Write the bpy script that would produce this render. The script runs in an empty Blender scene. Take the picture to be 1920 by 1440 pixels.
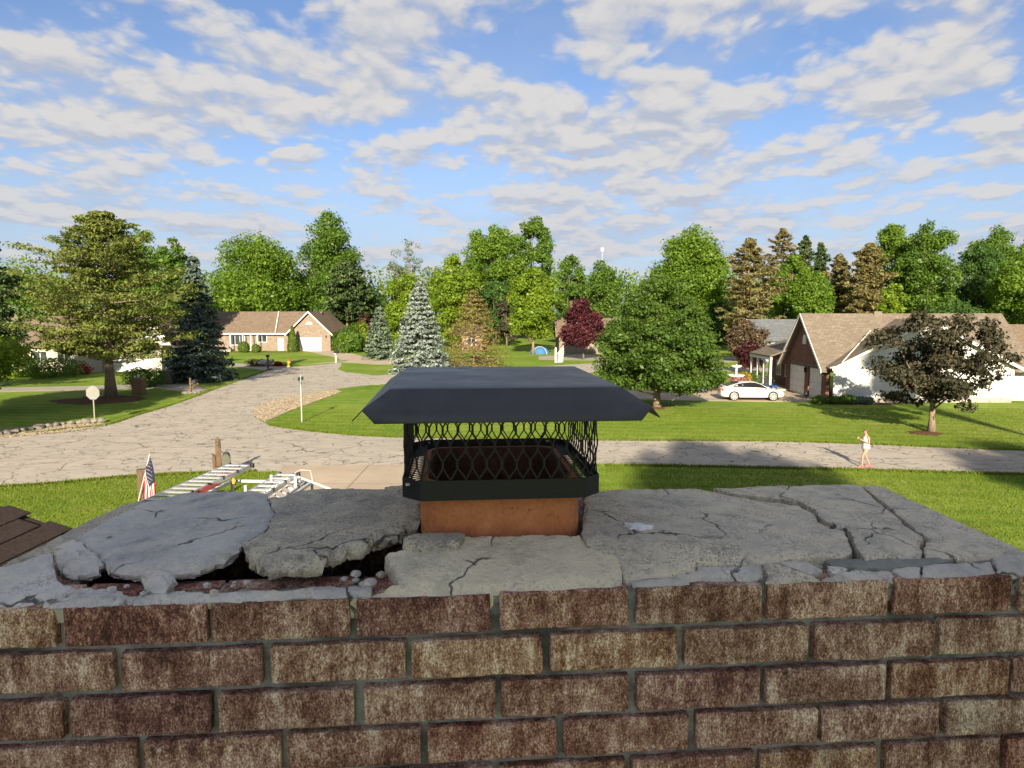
import bpy, bmesh, math, random
import numpy as np
from mathutils import Vector, Matrix
from mathutils.geometry import delaunay_2d_cdt

random.seed(7)
RNG = np.random.default_rng(11)
R = math.radians
SC = bpy.context.scene
COL = SC.collection
FPX, HOR, CAMZ = 1330.0, 585.0, 6.4
PITCH = math.atan((720 - HOR) / FPX)

# ---------------------------------------------------------------- camera
cam_data = bpy.data.cameras.new('camera')
cam = bpy.data.objects.new('camera', cam_data)
COL.objects.link(cam)
cam.location = (0, 0, CAMZ)
cam.rotation_euler = (math.pi / 2 - PITCH, 0, 0)
cam_data.sensor_width = 36.0
cam_data.lens = 36.0 * FPX / 1920.0
cam_data.clip_start = 0.05
cam_data.clip_end = 3000
SC.camera = cam

# ---------------------------------------------------------------- node helper
class NT:
    def __init__(s, tree):
        s.t = tree
    def n(s, typ, out=0, props=None, **ins):
        nd = s.t.nodes.new('ShaderNode' + typ)
        for k, v in (props or {}).items():
            setattr(nd, k, v)
        for k, v in ins.items():
            key = int(k[1:]) if k[0] == 'i' and k[1:].isdigit() else k.replace('_', ' ')
            sock = nd.inputs[key]
            if isinstance(v, bpy.types.NodeSocket):
                s.t.links.new(v, sock)
            else:
                if isinstance(v, (tuple, list)) and len(v) == 3 and sock.type == 'RGBA':
                    v = (*v, 1)
                sock.default_value = v
        return nd.outputs[out] if out is not None else nd
    def math(s, op, a, b=0.0, c=0.0, clamp=False):
        return s.n('Math', props={'operation': op, 'use_clamp': clamp}, i0=a, i1=b, i2=c)
    def vmath(s, op, a, b=(0, 0, 0)):
        return s.n('VectorMath', props={'operation': op}, i0=a, i1=b)
    def noise(s, vec, scale, detail=4, rough=0.55, out=0, dist=0.0):
        return s.n('TexNoise', out=out, Vector=vec, Scale=scale, Detail=detail, Roughness=rough, Distortion=dist)
    def ramp(s, fac, stops, interp='LINEAR'):
        nd = s.t.nodes.new('ShaderNodeValToRGB')
        cr = nd.color_ramp
        cr.interpolation = interp
        while len(cr.elements) < len(stops):
            cr.elements.new(0.5)
        for e, (p, c) in zip(cr.elements, stops):
            e.position = p
            e.color = (*c, 1) if isinstance(c, (tuple, list)) else (c, c, c, 1)
        s.t.links.new(fac, nd.inputs[0])
        return nd.outputs[0]
    def mix(s, fac, a, b, mode='MIX'):
        nd = s.t.nodes.new('ShaderNodeMix')
        nd.data_type = 'RGBA'
        nd.blend_type = mode
        for i, v in ((0, fac), (6, a), (7, b)):
            if isinstance(v, bpy.types.NodeSocket):
                s.t.links.new(v, nd.inputs[i])
            elif i == 0:
                nd.inputs[0].default_value = v
            else:
                nd.inputs[i].default_value = (*v, 1) if len(v) == 3 else v
        return nd.outputs[2]
    def mapv(s, vec, scale=(1, 1, 1), loc=(0, 0, 0), rot=(0, 0, 0)):
        return s.n('Mapping', Vector=vec, Scale=scale, Location=loc, Rotation=rot)
    def sstep(s, v, a, b):
        return s.n('MapRange', props={'interpolation_type': 'SMOOTHSTEP'}, Value=v, i1=a, i2=b)

# ---------------------------------------------------------------- world, sun, exposure
SUN_EL, SUN_AZ = R(21.0), R(2.5)      # shadows fall straight away from the camera, a touch to the right
world = bpy.data.worlds.new('World')
SC.world = world
world.use_nodes = True
wt = world.node_tree
wt.nodes.clear()
W = NT(wt)
sky = W.n('TexSky', props={'sky_type': 'NISHITA', 'sun_disc': False, 'sun_elevation': SUN_EL,
                           'sun_rotation': R(182.5), 'altitude': 200.0, 'air_density': 1.0,
                           'dust_density': 0.8, 'ozone_density': 1.6})
d = W.n('TexCoord')
sx = W.n('SeparateXYZ', out=None, Vector=d)
zz = W.math('ADD', W.math('MAXIMUM', sx.outputs[2], 0.0), 0.15)
p = W.n('CombineXYZ', X=W.math('DIVIDE', sx.outputs[0], zz), Y=W.math('DIVIDE', sx.outputs[1], zz), Z=0.37)
warp = W.n('TexNoise', out=1, Vector=p, Scale=3.4, Detail=4.0)
warp = W.vmath('MULTIPLY', W.vmath('SUBTRACT', warp, (0.5, 0.5, 0.5)), (0.16, 0.16, 0.16))
def cloud_density(pv, det, fine):
    q = W.mapv(W.vmath('ADD', pv, warp), scale=(1.20, 0.95, 1.0), loc=(2.35, 0.9, 0), rot=(0, 0, R(-24)))
    vor = W.n('TexVoronoi', props={'feature': 'F1', 'voronoi_dimensions': '2D'}, Vector=q, Scale=3.8)
    puff = W.math('MULTIPLY', W.math('SUBTRACT', 0.42, vor), 0.24)
    if fine:
        vor2 = W.n('TexVoronoi', props={'feature': 'F1', 'voronoi_dimensions': '2D'}, Vector=q, Scale=13.0)
        puff = W.math('ADD', puff, W.math('MULTIPLY', W.math('SUBTRACT', 0.42, vor2), 0.12))
    return W.math('ADD', W.noise(q, 2.9, det, 0.57), puff)
big = W.noise(W.mapv(p, scale=(1.0, 0.8, 1.0), loc=(1.2, 4.4, 0), rot=(0, 0, R(-24))), 1.1, 4, 0.55)
bigc = W.math('MULTIPLY', W.math('SUBTRACT', big, 0.5), 0.62)
dens = W.math('ADD', cloud_density(p, 9, True), bigc)
dens2 = W.math('ADD', cloud_density(W.vmath('MULTIPLY', p, (0.965, 0.965, 1.0)), 4, True), bigc)      # a step higher in the sky: tops catch the light
cover = W.sstep(dens, 0.40, 0.565)
lit = W.sstep(W.math('SUBTRACT', dens, dens2), -0.14, 0.10)
cloud_col = W.mix(lit, (2.42, 2.60, 3.02), (3.70, 3.54, 3.36))
haze_f = W.sstep(sx.outputs[2], 0.27, 0.03)
skyc = W.mix(1.0, sky, (0.60, 0.63, 0.75), 'MULTIPLY')
veil = W.math('MULTIPLY', W.sstep(big, 0.43, 0.66), 0.58)
skyc = W.mix(veil, skyc, (2.30, 2.60, 3.25))
skyc = W.mix(W.math('MULTIPLY', haze_f, 0.72), skyc, (2.20, 2.65, 3.50))
cover = W.math('MULTIPLY', cover, 0.90)
col = W.mix(cover, skyc, W.mix(W.math('MULTIPLY', haze_f, 0.45), cloud_col, (2.75, 3.0, 3.55)))
bg = W.n('Background', Color=col, Strength=0.056)
wo = wt.nodes.new('ShaderNodeOutputWorld')
wt.links.new(bg, wo.inputs[0])

world.cycles.sampling_method = 'MANUAL'
world.cycles.sample_map_resolution = 512

sun_data = bpy.data.lights.new('sun', 'SUN')
sun = bpy.data.objects.new('sun', sun_data)
COL.objects.link(sun)
sun_data.energy = 4.0
sun_data.angle = R(0.5)
sun_data.color = (1.0, 0.86, 0.66)
sdir = Vector((math.sin(SUN_AZ) * math.cos(SUN_EL), math.cos(SUN_AZ) * math.cos(SUN_EL), -math.sin(SUN_EL)))
sun.rotation_euler = sdir.to_track_quat('-Z', 'Y').to_euler()
sun.location = (0, -40, 40)

SC.view_settings.view_transform = 'Standard'
SC.view_settings.look = 'None'
SC.view_settings.exposure = 1.86
SC.view_settings.gamma = 1.0
SC.view_settings.use_curve_mapping = False
SC.cycles.max_bounces = 8
SC.cycles.diffuse_bounces = 5
SC.cycles.transmission_bounces = 6
SC.cycles.transparent_max_bounces = 6

# ---------------------------------------------------------------- pixel helpers (1920x1440 photograph -> place)
def ray(px, py):
    x = (px - 960) / FPX
    y = -(py - 720) / FPX
    return Vector((x, math.cos(PITCH) + y * math.sin(PITCH), -math.sin(PITCH) + y * math.cos(PITCH)))
def gp(px, py, z=0.0):
    r = ray(px, py)
    k = (z - CAMZ) / r.z
    return Vector((r.x * k, r.y * k, z))
def ad(px, py, Y):
    r = ray(px, py)
    k = Y / r.y
    return Vector((r.x * k, Y, CAMZ + r.z * k))

# ---------------------------------------------------------------- object helpers
def tag(o, label=None, cat=None, group=None, kind=None):
    if label: o['label'] = label
    if cat: o['category'] = cat
    if group: o['group'] = group
    if kind: o['kind'] = kind
    return o
def empty(name, loc, rz=0.0, label=None, cat=None, group=None):
    o = bpy.data.objects.new(name, None)
    o.empty_display_size = 0.2
    COL.objects.link(o)
    o.location = loc
    o.rotation_euler = (0, 0, rz)
    return tag(o, label, cat, group)
def link(name, me, parent=None):
    o = bpy.data.objects.new(name, me)
    COL.objects.link(o)
    if parent: o.parent = parent
    return o
def np_mesh(name, verts, quads, mat, smooth=False, tint=None):
    """fast mesh from numpy arrays; quads (n,4) or tris (n,3)"""
    me = bpy.data.meshes.new(name)
    n, k = quads.shape
    me.vertices.add(len(verts)); me.vertices.foreach_set('co', np.ascontiguousarray(verts, dtype=np.float32).ravel())
    me.loops.add(n * k); me.loops.foreach_set('vertex_index', quads.astype(np.int32).ravel())
    me.polygons.add(n)
    me.polygons.foreach_set('loop_start', np.arange(0, n * k, k, dtype=np.int32))
    me.polygons.foreach_set('loop_total', np.full(n, k, dtype=np.int32))
    if smooth: me.polygons.foreach_set('use_smooth', np.ones(n, dtype=bool))
    if tint is not None:
        at = me.attributes.new('tint', 'FLOAT', 'POINT')
        at.data.foreach_set('value', tint.astype(np.float32))
    me.materials.append(mat)
    me.update(calc_edges=True)
    return me

class MB:
    """collects shapes, then builds one mesh object"""
    def __init__(s):
        s.v, s.f = [], []
    def add(s, vs, fs):
        b = len(s.v)
        s.v += [tuple(x) for x in vs]
        s.f += [tuple(b + i for i in q) for q in fs]
        return s
    def box(s, c, size, rz=0.0, rx=0.0, ry=0.0, taper=1.0):
        M = Matrix.Rotation(rz, 3, 'Z') @ Matrix.Rotation(ry, 3, 'Y') @ Matrix.Rotation(rx, 3, 'X')
        hx, hy, hz = size[0] / 2, size[1] / 2, size[2] / 2
        vs = []
        for sz in (-1, 1):
            k = taper if sz > 0 else 1
            for sx_, sy_ in ((-1, -1), (1, -1), (1, 1), (-1, 1)):
                vs.append(Vector(c) + M @ Vector((sx_ * hx * k, sy_ * hy * k, sz * hz)))
        return s.add(vs, [(3, 2, 1, 0), (4, 5, 6, 7), (0, 1, 5, 4), (1, 2, 6, 5), (2, 3, 7, 6), (3, 0, 4, 7)])
    def bx(s, x0, x1, y0, y1, z0, z1):
        return s.box(((x0 + x1) / 2, (y0 + y1) / 2, (z0 + z1) / 2), (x1 - x0, y1 - y0, z1 - z0))
    def tube(s, pts, rad, seg=8, cap=True):
        pts = [Vector(q) for q in pts]
        if not isinstance(rad, (list, tuple)): rad = [rad] * len(pts)
        vs, fs = [], []
        for i, q in enumerate(pts):
            t = (pts[min(i + 1, len(pts) - 1)] - pts[max(i - 1, 0)]).normalized()
            a = t.orthogonal().normalized() if abs(t.z) > 0.95 else t.cross(Vector((0, 0, 1))).normalized()
            b = t.cross(a)
            for k in range(seg):
                an = 2 * math.pi * k / seg
                vs.append(q + (a * math.cos(an) + b * math.sin(an)) * rad[i])
        for i in range(len(pts) - 1):
            for k in range(seg):
                k2 = (k + 1) % seg
                fs.append((i * seg + k, i * seg + k2, (i + 1) * seg + k2, (i + 1) * seg + k))
        if cap:
            fs.append(tuple(range(seg))[::-1]); fs.append(tuple((len(pts) - 1) * seg + k for k in range(seg)))
        return s.add(vs, [q[::-1] for q in fs])
    def lathe(s, prof, c=(0, 0, 0), seg=16):
        vs, fs = [], []
        for r, z in prof:
            for k in range(seg):
                an = 2 * math.pi * k / seg
                vs.append((c[0] + r * math.cos(an), c[1] + r * math.sin(an), c[2] + z))
        for i in range(len(prof) - 1):
            for k in range(seg):
                k2 = (k + 1) % seg
                fs.append((i * seg + k, i * seg + k2, (i + 1) * seg + k2, (i + 1) * seg + k))
        fs.append(tuple(range(seg))[::-1]); fs.append(tuple((len(prof) - 1) * seg + k for k in range(seg)))
        return s.add(vs, fs)
    def prism(s, poly, z0, z1):
        n = len(poly)
        ar = sum(poly[i][0] * poly[(i + 1) % n][1] - poly[(i + 1) % n][0] * poly[i][1] for i in range(n))
        if ar < 0: poly = poly[::-1]
        vs = [(x, y, z0) for x, y in poly] + [(x, y, z1) for x, y in poly]
        fs = [tuple(range(n))[::-1], tuple(range(n, 2 * n))]
        fs += [(i, (i + 1) % n, n + (i + 1) % n, n + i) for i in range(n)]
        return s.add(vs, fs)
    def extr(s, poly3, dv):
        """polygon in 3D swept by dv"""
        n = len(poly3); dv = Vector(dv)
        vs = [Vector(q) for q in poly3] + [Vector(q) + dv for q in poly3]
        return s.add(vs, [tuple(range(n))[::-1], tuple(range(n, 2 * n))] + [(i, (i + 1) % n, n + (i + 1) % n, n + i) for i in range(n)])
    def mesh(s, name, mat):
        me = bpy.data.meshes.new(name)
        me.from_pydata(s.v, [], s.f)
        bm = bmesh.new(); bm.from_mesh(me)
        bmesh.ops.recalc_face_normals(bm, faces=bm.faces)
        bm.to_mesh(me); bm.free()
        me.materials.append(mat)
        return me
    def build(s, name, mat, parent=None, bevel=0.0, smooth=False):
        me = s.mesh(name, mat)
        if smooth:
            me.polygons.foreach_set('use_smooth', np.ones(len(me.polygons), dtype=bool))
        o = link(name, me, parent)
        if bevel:
            m = o.modifiers.new('bevel', 'BEVEL'); m.width = bevel; m.segments = 2; m.limit_method = 'ANGLE'
        return o
def B(): return MB()

def vnoise(x, y, seed=0):
    """cheap smooth value noise on arrays"""
    xi, yi = np.floor(x).astype(np.int64), np.floor(y).astype(np.int64)
    xf, yf = x - xi, y - yi
    def h(a, b):
        v = (a * 374761393 + b * 668265263 + seed * 974634777) & 0xffffffff
        v = ((v ^ (v >> 13)) * 1274126177) & 0xffffffff
        return ((v ^ (v >> 16)) & 0xffff) / 65535.0
    u, w = xf * xf * (3 - 2 * xf), yf * yf * (3 - 2 * yf)
    return (h(xi, yi) * (1 - u) + h(xi + 1, yi) * u) * (1 - w) + (h(xi, yi + 1) * (1 - u) + h(xi + 1, yi + 1) * u) * w
def fbm(x, y, oct=4, seed=0):
    t, a, f = 0.0, 0.5, 1.0
    for i in range(oct):
        t = t + a * (vnoise(x * f, y * f, seed + i) - 0.5)
        a *= 0.5; f *= 2.1
    return t

# ---------------------------------------------------------------- materials
MATS = {}
def newmat(name):
    m = bpy.data.materials.new(name); m.use_nodes = True
    m.node_tree.nodes.clear()
    N = NT(m.node_tree)
    out = m.node_tree.nodes.new('ShaderNodeOutputMaterial')
    MATS[name] = m
    return m, N, out
def finish(m, N, out, col, rough=0.8, bump=None, bstr=0.3, bdist=0.01, spec=0.3, metal=0.0, **kw):
    b = N.n('BsdfPrincipled', out=None, Base_Color=col, Roughness=rough, Metallic=metal, **kw)
    b.inputs['Specular IOR Level'].default_value = spec
    if bump is not None:
        m.node_tree.links.new(N.n('Bump', Height=bump, Strength=bstr, Distance=bdist), b.inputs['Normal'])
    m.node_tree.links.new(b.outputs[0], out.inputs[0])
    return m
def simple(name, c, rough=0.7, var=0.15, scale=8.0, bstr=0.15, spec=0.3, metal=0.0, stretch=(1, 1, 1), bdist=0.01):
    """plain paint / wood / stone: noise-broken colour and a fine relief"""
    if name in MATS: return MATS[name]
    m, N, out = newmat(name)
    v = N.mapv(N.n('TexCoord', out=3), scale=stretch)
    a = N.noise(v, scale, 6, 0.6)
    b = N.noise(v, scale * 6, 4, 0.6)
    f = N.math('ADD', N.math('MULTIPLY', a, 0.7), N.math('MULTIPLY', b, 0.3))
    lo = tuple(x * (1 - var * 1.6) for x in c); hi = tuple(min(1, x * (1 + var * 1.6)) for x in c)
    return finish(m, N, out, N.ramp(f, [(0.3, lo), (0.7, hi)]), rough, b, bstr, bdist, spec, metal)
# ================================================================ surface materials
def mat_grass():
    m, N, out = newmat('grass')
    v = N.n('TexCoord', out=3)
    a = N.noise(v, 0.12, 4, 0.55); b = N.noise(v, 1.1, 6, 0.65); c = N.noise(v, 14.0, 4, 0.7)
    st = N.math('SINE', N.math('MULTIPLY', N.n('SeparateXYZ', out=1, Vector=N.mapv(v, rot=(0, 0, R(7)))), 5.2))
    f = N.math('ADD', N.math('ADD', N.math('MULTIPLY', a, 0.45), N.math('MULTIPLY', b, 0.40)), N.math('MULTIPLY', c, 0.25))
    f = N.math('ADD', f, N.math('MULTIPLY', st, 0.035))
    col = N.ramp(f, [(0.34, (0.044, 0.094, 0.010)), (0.47, (0.094, 0.164, 0.016)), (0.59, (0.152, 0.216, 0.028)), (0.72, (0.25, 0.25, 0.08))])
    h = N.math('ADD', N.math('MULTIPLY', c, 0.6), N.math('MULTIPLY', N.noise(v, 60, 3, 0.7), 0.6))
    return finish(m, N, out, col, 0.9, h, 0.55, 0.05, 0.1)
def mat_road():
    m, N, out = newmat('road_asphalt')
    v = N.n('TexCoord', out=3)
    w = N.vmath('ADD', v, N.vmath('MULTIPLY', N.vmath('SUBTRACT', N.n('TexNoise', out=1, Vector=v, Scale=0.9, Detail=5.0), (0.5, 0.5, 0.5)), (1.5, 1.5, 0)))
    w2 = N.vmath('ADD', v, N.vmath('MULTIPLY', N.vmath('SUBTRACT', N.n('TexNoise', out=1, Vector=v, Scale=1.7, Detail=5.0), (0.5, 0.5, 0.5)), (0.9, 0.9, 0)))
    def cr(vec, sc, wid, stretch):
        e = N.n('TexVoronoi', props={'feature': 'DISTANCE_TO_EDGE', 'voronoi_dimensions': '2D'}, Vector=N.mapv(vec, scale=stretch), Scale=sc)
        return N.sstep(e, wid, wid * 0.25)
    c1 = cr(w, 0.36, 0.017, (0.75, 1.25, 1))
    c2 = cr(w2, 0.95, 0.024, (0.7, 1.2, 1))
    big = N.noise(v, 0.13, 3, 0.5); mid = N.noise(v, 0.9, 5, 0.6); fine = N.noise(v, 45, 3, 0.7)
    mask = N.sstep(big, 0.42, 0.56)
    brk = N.sstep(N.noise(v, 0.45, 3, 0.6), 0.33, 0.50)
    def wander(vec, sc, eps, off):
        n_ = N.noise(N.mapv(vec, scale=(0.8, 1.3, 1), loc=(off, off * 0.7, off)), sc, 2.5, 0.45)
        return N.sstep(N.math('ABSOLUTE', N.math('SUBTRACT', n_, 0.5)), eps, eps * 0.3)
    gate = N.sstep(N.noise(v, 0.6, 3, 0.6), 0.38, 0.52)
    gate2 = N.sstep(N.noise(N.mapv(v, loc=(7, 3, 0)), 0.8, 3, 0.6), 0.42, 0.55)
    cw_ = N.math('MAXIMUM', N.math('MULTIPLY', wander(v, 0.55, 0.0075, 3.0), gate), N.math('MULTIPLY', wander(v, 1.1, 0.0105, 17.0), gate2))
    cracks = N.math('MAXIMUM', cw_, N.math('MULTIPLY', N.math('MULTIPLY', N.math('MAXIMUM', N.math('MULTIPLY', c1, 1.0), N.math('MULTIPLY', c2, mask)), brk), 0.85))
    base = N.ramp(N.math('ADD', N.math('MULTIPLY', big, 0.35), N.math('ADD', N.math('MULTIPLY', mid, 0.45), N.math('MULTIPLY', fine, 0.2))),
                  [(0.30, (0.262, 0.240, 0.204)), (0.52, (0.345, 0.315, 0.268)), (0.72, (0.405, 0.370, 0.312))])
    stain = N.sstep(N.noise(N.mapv(v, scale=(0.12, 1.5, 1)), 1.0, 4, 0.6), 0.56, 0.72)
    base = N.mix(N.math('MULTIPLY', stain, 0.30), base, (0.13, 0.12, 0.105))
    col = N.mix(N.math('MULTIPLY', cracks, 0.92), base, (0.060, 0.054, 0.045))
    h = N.math('SUBTRACT', N.math('MULTIPLY', fine, 0.3), cracks)
    return finish(m, N, out, col, 0.9, h, 0.5, 0.012, 0.15)
def mat_concrete(name, c, joint=0.0):
    m, N, out = newmat(name)
    v = N.n('TexCoord', out=3)
    a = N.noise(v, 0.5, 5, 0.6); b = N.noise(v, 30, 3, 0.7)
    f = N.math('ADD', N.math('MULTIPLY', a, 0.75), N.math('MULTIPLY', b, 0.25))
    col = N.ramp(f, [(0.3, tuple(x * 0.78 for x in c)), (0.7, tuple(x * 1.12 for x in c))])
    h = b
    if joint:
        s = N.n('SeparateXYZ', out=None, Vector=v)
        ln = None
        for i in (0, 1):
            k = N.math('ABSOLUTE', N.math('SUBTRACT', N.math('FRACT', N.math('DIVIDE', s.outputs[i], joint)), 0.5))
            k = N.sstep(k, 0.012, 0.005)
            ln = k if ln is None else N.math('MAXIMUM', ln, k)
        col = N.mix(N.math('MULTIPLY', ln, 0.55), col, (0.10, 0.09, 0.075))
    return finish(m, N, out, col, 0.85, h, 0.25, 0.01, 0.2)
def mat_brick_face():
    """rough raked chimney brick: tan grain over red-brown body, soot runs, each brick its own mix"""
    m, N, out = newmat('chimney_brick')
    rnd = N.n('ObjectInfo', out=5)
    off = N.n('CombineXYZ', X=N.math('MULTIPLY', rnd, 37.0), Y=N.math('MULTIPLY', rnd, 11.0), Z=N.math('MULTIPLY', rnd, 23.0))
    v = N.vmath('ADD', N.n('TexCoord', out=3), off)
    g = N.noise(N.mapv(v, scale=(1, 1, 0.62)), 420, 3, 0.7)
    g2 = N.noise(N.mapv(v, scale=(1, 1, 0.45)), 150, 5, 0.68)
    blot = N.noise(v, 16, 5, 0.62)
    run = N.noise(N.mapv(v, scale=(1, 1, 0.10)), 60, 3, 0.5)
    sel = N.math('SUBTRACT', N.math('ADD', N.math('MULTIPLY', g, 0.66), N.math('MULTIPLY', g2, 0.40)), 0.085)
    sel = N.math('ADD', sel, N.math('MULTIPLY', N.math('SUBTRACT', blot, 0.5), 0.48))
    sel = N.math('ADD', sel, N.math('MULTIPLY', N.math('SUBTRACT', run, 0.5), 0.26))
    sel = N.math('ADD', sel, N.math('MULTIPLY', N.math('SUBTRACT', rnd, 0.50), 0.065))
    col = N.ramp(sel, [(0.29, (0.070, 0.034, 0.026)), (0.39, (0.215, 0.092, 0.062)), (0.47, (0.380, 0.208, 0.147)), (0.545, (0.62, 0.430, 0.320)), (0.62, (0.84, 0.71, 0.57))])
    hue = N.n('HueSaturation', Hue=N.math('ADD', 0.49, N.math('MULTIPLY', rnd, 0.022)), Saturation=N.math('ADD', 0.86, N.math('MULTIPLY', N.math('FRACT', N.math('MULTIPLY', rnd, 7.3)), 0.18)),
              Value=N.math('ADD', 0.94, N.math('MULTIPLY', N.math('FRACT', N.math('MULTIPLY', rnd, 13.7)), 0.18)), Color=col)
    soot = N.sstep(N.noise(v, 9, 5, 0.65), 0.56, 0.72)
    hue = N.mix(N.math('MULTIPLY', soot, 0.30), hue, (0.055, 0.045, 0.038))
    spl = N.sstep(N.noise(v, 42, 2, 0.5), 0.735, 0.76)
    hue = N.mix(spl, hue, (0.55, 0.52, 0.48))
    return finish(m, N, out, hue, 0.92, N.math('ADD', g, N.math('MULTIPLY', g2, 0.8)), 0.85, 0.004, 0.15)
def mat_mortar(name='mortar', c=(0.30, 0.30, 0.275)):
    m, N, out = newmat(name)
    v = N.n('TexCoord', out=3)
    a = N.noise(v, 22, 6, 0.65); b = N.noise(v, 160, 4, 0.7); st = N.noise(v, 7, 4, 0.6)
    f = N.math('ADD', N.math('MULTIPLY', a, 0.6), N.math('MULTIPLY', b, 0.4))
    col = N.ramp(f, [(0.30, tuple(x * 0.35 for x in c)), (0.5, c), (0.7, tuple(x * 1.5 for x in c))])
    col = N.mix(N.math('MULTIPLY', N.sstep(st, 0.48, 0.62), 0.70), col, (0.045, 0.052, 0.045))
    return finish(m, N, out, col, 0.95, f, 0.9, 0.006, 0.1)
def mat_crown(name, pale, mid, dark, speck, bias=0.0, cool=(0.27, 0.30, 0.34), wearf=0.45):
    """weathered mortar crown: pale crust, grey body, dark lichen specks, bluish worn patches"""
    m, N, out = newmat(name)
    v = N.n('TexCoord', out=3)
    vs = N.mapv(v, scale=(1, 1, 1))
    A = N.noise(vs, 7.5, 6, 0.62, dist=0.4); Bn = N.noise(vs, 26, 6, 0.66); C = N.noise(vs, 150, 4, 0.72); D = N.noise(vs, 420, 2, 0.6)
    f = N.math('ADD', N.math('ADD', N.math('MULTIPLY', A, 0.62), N.math('MULTIPLY', Bn, 0.38)), bias)
    col = N.ramp(f, [(0.33, dark), (0.44, mid), (0.52, tuple((x + y) / 2 for x, y in zip(mid, pale))), (0.61, pale)])
    wear = N.sstep(N.noise(N.mapv(v, loc=(4.2, 1.1, 7)), 5.2, 5, 0.6), 0.53, 0.63)
    col = N.mix(N.math('MULTIPLY', wear, wearf), col, cool)
    sp = N.sstep(N.math('ADD', N.math('MULTIPLY', C, 0.72), N.math('ADD', N.math('MULTIPLY', Bn, 0.33), N.math('MULTIPLY', D, 0.10))), 0.50 + 0.16 * (1 - speck), 0.66 + 0.10 * (1 - speck))
    col = N.mix(N.math('MULTIPLY', sp, 0.55), col, (0.075, 0.076, 0.074))
    stain = N.sstep(N.noise(N.mapv(v, loc=(9.3, 2.2, 1)), 11, 6, 0.68, dist=0.6), 0.55, 0.68)
    col = N.mix(N.math('MULTIPLY', stain, 0.32), col, tuple(x * 0.55 for x in dark))
    wv = N.vmath('ADD', v, N.vmath('MULTIPLY', N.vmath('SUBTRACT', N.n('TexNoise', out=1, Vector=v, Scale=16.0, Detail=4.0), (0.5, 0.5, 0.5)), (0.09, 0.09, 0.0)))
    ce = N.n('TexVoronoi', props={'feature': 'DISTANCE_TO_EDGE', 'voronoi_dimensions': '2D'}, Vector=wv, Scale=5.0)
    hair = N.math('MULTIPLY', N.sstep(ce, 0.016, 0.004), N.sstep(N.noise(v, 6.5, 2, 0.5), 0.47, 0.56))
    col = N.mix(N.math('MULTIPLY', hair, 0.85), col, (0.035, 0.035, 0.036))
    lich = N.math('MULTIPLY', N.sstep(N.noise(N.mapv(v, loc=(2.7, 8.1, 3)), 13, 6, 0.7, dist=0.5), 0.48, 0.57), N.sstep(C, 0.40, 0.52))
    col = N.mix(N.math('MULTIPLY', lich, 0.70 * speck), col, (0.80, 0.72, 0.54))
    D2 = N.noise(vs, 260, 3, 0.7)
    sp3 = N.math('MULTIPLY', N.sstep(D2, 0.53, 0.60), N.sstep(N.math('ADD', N.math('MULTIPLY', A, 0.5), N.math('MULTIPLY', Bn, 0.5)), 0.62 - 0.22 * speck, 0.74 - 0.22 * speck))
    col = N.mix(N.math('MULTIPLY', sp3, 0.70), col, (0.085, 0.084, 0.078))
    sp2 = N.sstep(C, 0.56, 0.66)
    col = N.mix(N.math('MULTIPLY', sp2, 0.50), col, tuple(min(0.84, x * 1.30) for x in pale))
    h = N.math('SUBTRACT', N.math('ADD', N.math('MULTIPLY', Bn, 1.2), N.math('ADD', N.math('MULTIPLY', C, 0.7), N.math('MULTIPLY', D, 0.3))), hair)
    return finish(m, N, out, col, 0.93, h, 0.85, 0.010, 0.15)
def mat_flue():
    m, N, out = newmat('flue_clay')
    v = N.n('TexCoord', out=3)
    a = N.noise(v, 30, 6, 0.65); s = N.noise(N.mapv(v, scale=(1, 1, 0.8)), 170, 4, 0.65)
    f = N.math('ADD', N.math('MULTIPLY', a, 0.6), N.math('MULTIPLY', s, 0.4))
    col = N.ramp(f, [(0.3, (0.30, 0.105, 0.040)), (0.55, (0.50, 0.19, 0.075)), (0.75, (0.58, 0.27, 0.13))])
    sp = N.sstep(N.noise(v, 90, 3, 0.6), 0.64, 0.70)
    col = N.mix(N.math('MULTIPLY', sp, 0.7), col, (0.09, 0.04, 0.025))
    return finish(m, N, out, col, 0.8, f, 0.4, 0.003, 0.25)
def mat_leaf(name, c0, c1, c2, trans=0.35, gloss=0.10):
    m, N, out = newmat(name)
    t = N.n('Attribute', out=2, props={'attribute_name': 'tint'})
    col = N.ramp(t, [(0.0, c0), (0.5, c1), (1.0, c2)])
    di = N.n('BsdfDiffuse', Color=col)
    tr = N.n('BsdfTranslucent', Color=N.mix(0.6, col, tuple(min(1, x * 1.5) for x in c2)))
    sh = N.n('MixShader', Fac=trans, i1=di, i2=tr)
    gl = N.n('BsdfGlossy', Roughness=0.45, Color=(0.8, 0.85, 0.8))
    sh = N.n('MixShader', Fac=gloss * 0.12, i1=sh, i2=gl)
    m.node_tree.links.new(sh, out.inputs[0])
    return m
def mat_bark(name, c):
    m, N, out = newmat(name)
    v = N.mapv(N.n('TexCoord', out=3), scale=(1, 1, 0.3))
    a = N.noise(v, 9, 6, 0.65); b = N.noise(v, 30, 4, 0.6)
    f = N.math('ADD', N.math('MULTIPLY', a, 0.6), N.math('MULTIPLY', b, 0.4))
    col = N.ramp(f, [(0.33, tuple(x * 0.5 for x in c)), (0.65, tuple(x * 1.3 for x in c))])
    return finish(m, N, out, col, 0.95, f, 0.8, 0.04, 0.1)
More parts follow.
